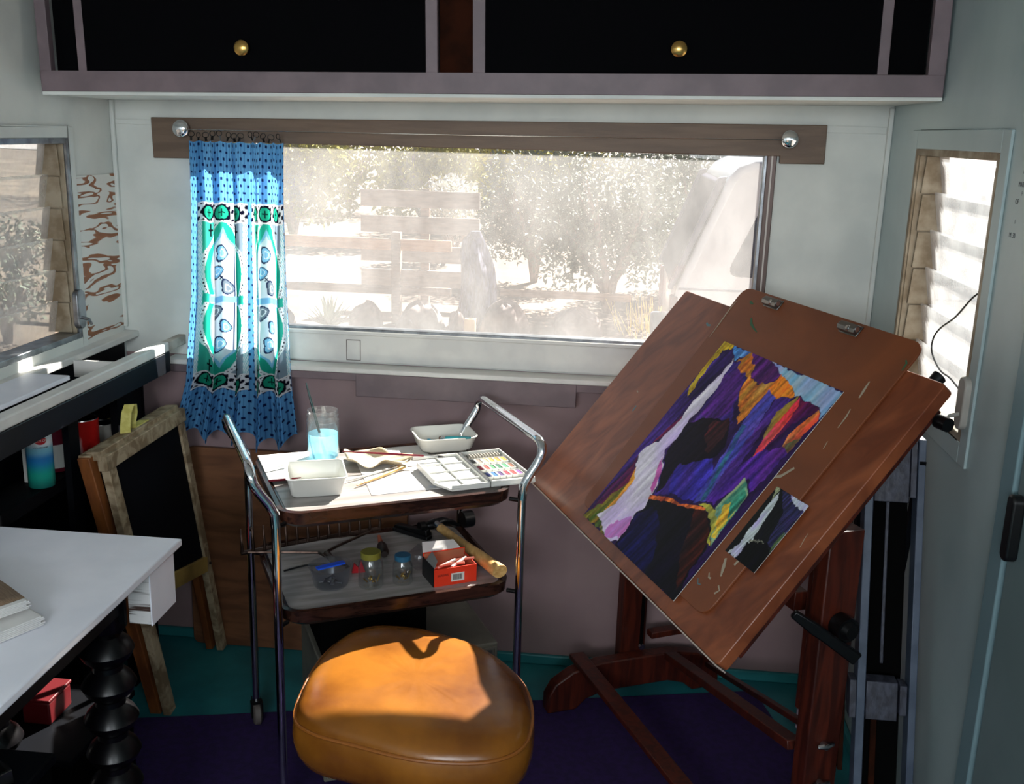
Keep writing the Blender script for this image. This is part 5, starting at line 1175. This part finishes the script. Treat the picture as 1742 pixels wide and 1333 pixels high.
# rail fence
fn = thing('rail_fence', 'weathered two-rail wooden fence across the yard outside the window', 'fence', (-2.4, 8, GZ))
for px_, hgt in ((-4.6, .95), (0.11, .98), (-2.4+.1, .95)):
    pass
bx(.06, .16, -.05, .05, -.05, .93).build('fence_post', M_fence, fn, bevel=.01)
bx(-2.2, -2.1, -.05, .05, -.05, .93).build('fence_post', M_fence, fn, bevel=.01)
bx(-3.6, .70, -.035, -.0, .74, .86).build('rail', M_fenceo, fn, bevel=.008)
bx(-3.6, .70, -.035, -.0, .27, .36).build('rail', M_fence, fn, bevel=.008)
bx(1.22, 2.6, -.035, -.0, .30, .38).build('rail', M_fence, fn, bevel=.008)
bn = thing('plank_screen', 'grey weathered plank gate standing behind the rail fence', 'gate', (-2.15, 8.9, GZ))
for z in (1.12, .83, .50, .22): bx(-.75, .62, 0, .03, z, z+.19).build('plank', mat('grey_plank', (160, 150, 142), .9, c2=(136, 126, 120), scale=5, stretch=(1, 5, 5)), bn, bevel=.004)
bx(-.06, .04, .031, .09, -.05, 1.33).build('gate_post', M_fence, bn, bevel=.005)
sm_ = thing('tree_stump', 'blue-grey twisted tree trunk stump standing at the end of the rail fence', 'stump', (-1.44, 8.0, GZ))
b = MB(); vs = []; n = 16
for j, (z, r_) in enumerate(((-.05, .21), (.15, .19), (.4, .17), (.6, .16), (.72, .15), (.86, .11), (.97, .05))): vs += [(r_*(1+.22*math.sin(k*1.9+j*.5))*math.cos(2*math.pi*k/n)+.03*math.sin(j), r_*(1+.2*math.sin(k*2.3+j))*math.sin(2*math.pi*k/n), z) for k in range(n)]
b.add(vs, [(i*n+k, i*n+(k+1) % n, (i+1)*n+(k+1) % n, (i+1)*n+k) for i in range(6) for k in range(n)]+[tuple(6*n+k for k in range(n))]); b.build('trunk', M_stump, sm_, smooth=True)
wp = thing('marker_post', 'short pale yellow wooden post right outside the window sill centre', 'post', (-1.38, 7.2, GZ)); bx(-.055, .055, -.05, .05, -.05, .19).build('post_block', M_postw, wp, bevel=.008)
random.seed(5)
for k, (x, y, r_, h, lb_) in enumerate(((-2.55, 7.75, .19, .20, 'reddish boulder left of the fence post base'), (-1.98, 7.75, .24, .22, 'grey-brown boulder right of the fence post base'), (-1.08, 7.55, .24, .30, 'large rounded grey boulder right of the stump'), (-3.45, 7.7, .13, .12, 'small boulder beside the agave plant'), (-1.55, 7.5, .11, .2, 'narrow boulder in front of the stump'), (-.35, 7.9, .26, .2, 'wide pale boulder under the grey shrub'))):
    t = thing('boulder', lb_, 'rock', (x, y, GZ-.04), 0, 'boulders in the yard'); b = MB(); n = 18
    def rk_(u, v):
        a = u*2*math.pi; p = v*math.pi/2; q = 1+.22*noise.noise(Vector((math.cos(a)*1.5+k*5, math.sin(a)*1.5, v*2)))
        return (r_*q*math.cos(a)*math.cos(p), r_*q*math.sin(a)*math.cos(p), (h+.05)*q*math.sin(p))
    b.grid(rk_, 24, 12); b.build('rock', M_rock, t, smooth=True)
ag = thing('agave', 'spiky grey-green agave plant outside near the curtain edge', 'agave', (-2.9, 7.5, GZ-.02))
b = MB()
for k in range(26):
    a = k*2.4; el = R(20+60*((k*7) % 26)/26); L_ = .34; d = Vector((math.cos(a)*math.cos(el), math.sin(a)*math.cos(el), math.sin(el))); s_ = Vector((-math.sin(a), math.cos(a), 0))
    b.add([Vector((0, 0, .02))-s_*.02, Vector((0, 0, .02))+s_*.02, d*L_*.5+s_*.024, d*L_*.5-s_*.024, d*L_, Vector((0, 0, .0)), d*L_*.5-Vector((0, 0, .015))], [(0, 1, 2, 3), (3, 2, 4), (0, 3, 6, 5), (1, 5, 6, 2), (3, 4, 6), (2, 6, 4), (0, 5, 1)])
b.build('leaves', M_agave, ag)
tag(bpy.data.objects['leaves'], kind='stuff')
dg_ = thing('dry_grass_clump', 'clump of dry yellow twigs in front of the grey shrub', 'dry grass', (.45, 8.0, GZ-.02)); b = MB()
for k in range(90):
    a = random.uniform(0, 6.28); r_ = random.uniform(0, .45); x, y = r_*math.cos(a), r_*math.sin(a); b.tube([(x, y, 0), (x*1.3+random.uniform(-.08, .08), y*1.3, random.uniform(.15, .42))], [.004, .0015], 4)
tag(b.build('stalks', M_dry, dg_), kind='stuff')

# white car
car = thing('white_car', 'white station wagon parked outside at the right end of the big window', 'car', (.42, 4.2, GZ))
# x runs to its front (right), y across
prof = [(.03, .42), (.0, .55), (.0, .95), (.02, 1.04), (.30, 1.74), (.36, 1.81), (.46, 1.855), (1.2, 1.88), (2.3, 1.86), (2.75, 1.80), (3.25, 1.16), (4.2, 1.05), (4.42, .9), (4.45, .5), (4.35, .42)]
MXc = Matrix(((1, 0, 0, 0), (0, 0, 1, 0), (0, 1, 0, 0), (0, 0, 0, 1)))
MB().prism(prof, 0, 1.75, MXc).build('body', M_van, car, bevel=.05, seg=4)
MB().prism(rpoly([(.32, 1.10), (.55, 1.62), (1.10, 1.68), (1.10, 1.10)], .10), -.006, .02, MXc).build('side_window', M_carglass, car)
MB().prism(rpoly([(1.25, 1.10), (1.25, 1.68), (2.0, 1.68), (2.0, 1.10)], .06), -.006, .02, MXc).build('side_window', M_carglass, car)
MB().prism(rpoly([(2.1, 1.10), (2.1, 1.68), (2.62, 1.65), (2.98, 1.10)], .06), -.006, .02, MXc).build('side_window', M_carglass, car)
b = MB(); q = [(-.015, .98), (-.03, 1.02), (.245, 1.70), (.30, 1.72)]; b.prism(q, .10, 1.65, MXc); b.build('rear_window', M_carglass, car, bevel=.01)
b = MB(); b.prism([(-.02, .99), (-.05, 1.0), (.235, 1.74), (.29, 1.75)], .015, .10, MXc); b.prism([(-.02, .99), (-.05, 1.0), (.235, 1.74), (.29, 1.75)], 1.65, 1.73, MXc); b.build('tail_trim', M_cartrim, car, bevel=.01)
b = MB(); b.box(-.03, .03, .01, .12, .62, .95); b.box(-.03, .03, 1.63, 1.74, .62, .95); b.build('tail_lamp', M_crimson, car, bevel=.01)
bx(-.09, .06, .02, 1.73, .40, .56).build('bumper', M_cartrim, car, bevel=.02)
bx(.02, 4.3, -.012, -.002, 1.0, 1.012).build('belt_line', M_cartrim, car)
for x in (.85, 3.55):
    for y in (.02, 1.52):
        w_l = MB().lathe([(.18, -.0), (.31, 0), (.33, .02), (.33, .19), (.31, .21), (.18, .21)], n=30, M=Matrix.Translation((x, y+.0, .28)) @ Matrix.Rotation(R(-90), 4, 'X')).build('wheel', M_tyre, car, smooth=True)
        MB().lathe([(0, -.0), (.17, 0), (.18, .03), (.18, .2)], n=24, M=Matrix.Translation((x, y+.0, .28)) @ Matrix.Rotation(R(-90), 4, 'X')).build('hub_cap', M_alu, w_l, smooth=True)
# white trailer beyond the right window and brush beyond the left window
for x, y, h, lb_ in ((-5.6, 6.2, .9, 'low spiky bush seen through the left louvre window'), (-7.5, 9.5, 1.0, 'farther low bush beyond the left louvre window'), (-10.5, 9.0, .8, 'small brown bush on the sand beyond the left window')):
    tree('low_bush', lb_, x, y, h*.8, ((0, 0, h*.5, h*.6, h*.35, 800),), M_leafg, 'bush', 'low bushes left of the trailer', s=.04)
hl = MB(); hl.grid(lambda u, v: (-70+150*u, 60+20*v, GZ+v*(2.2+1.6*noise.noise(Vector((u*9, 2, 0))))+v*.4*noise.noise(Vector((u*40, v*3, 0)))), 90, 8)
o = hl.build('distant_hills', mat('hazy_hills', (196, 188, 190), .95), None, smooth=True); o['kind'] = 'structure'
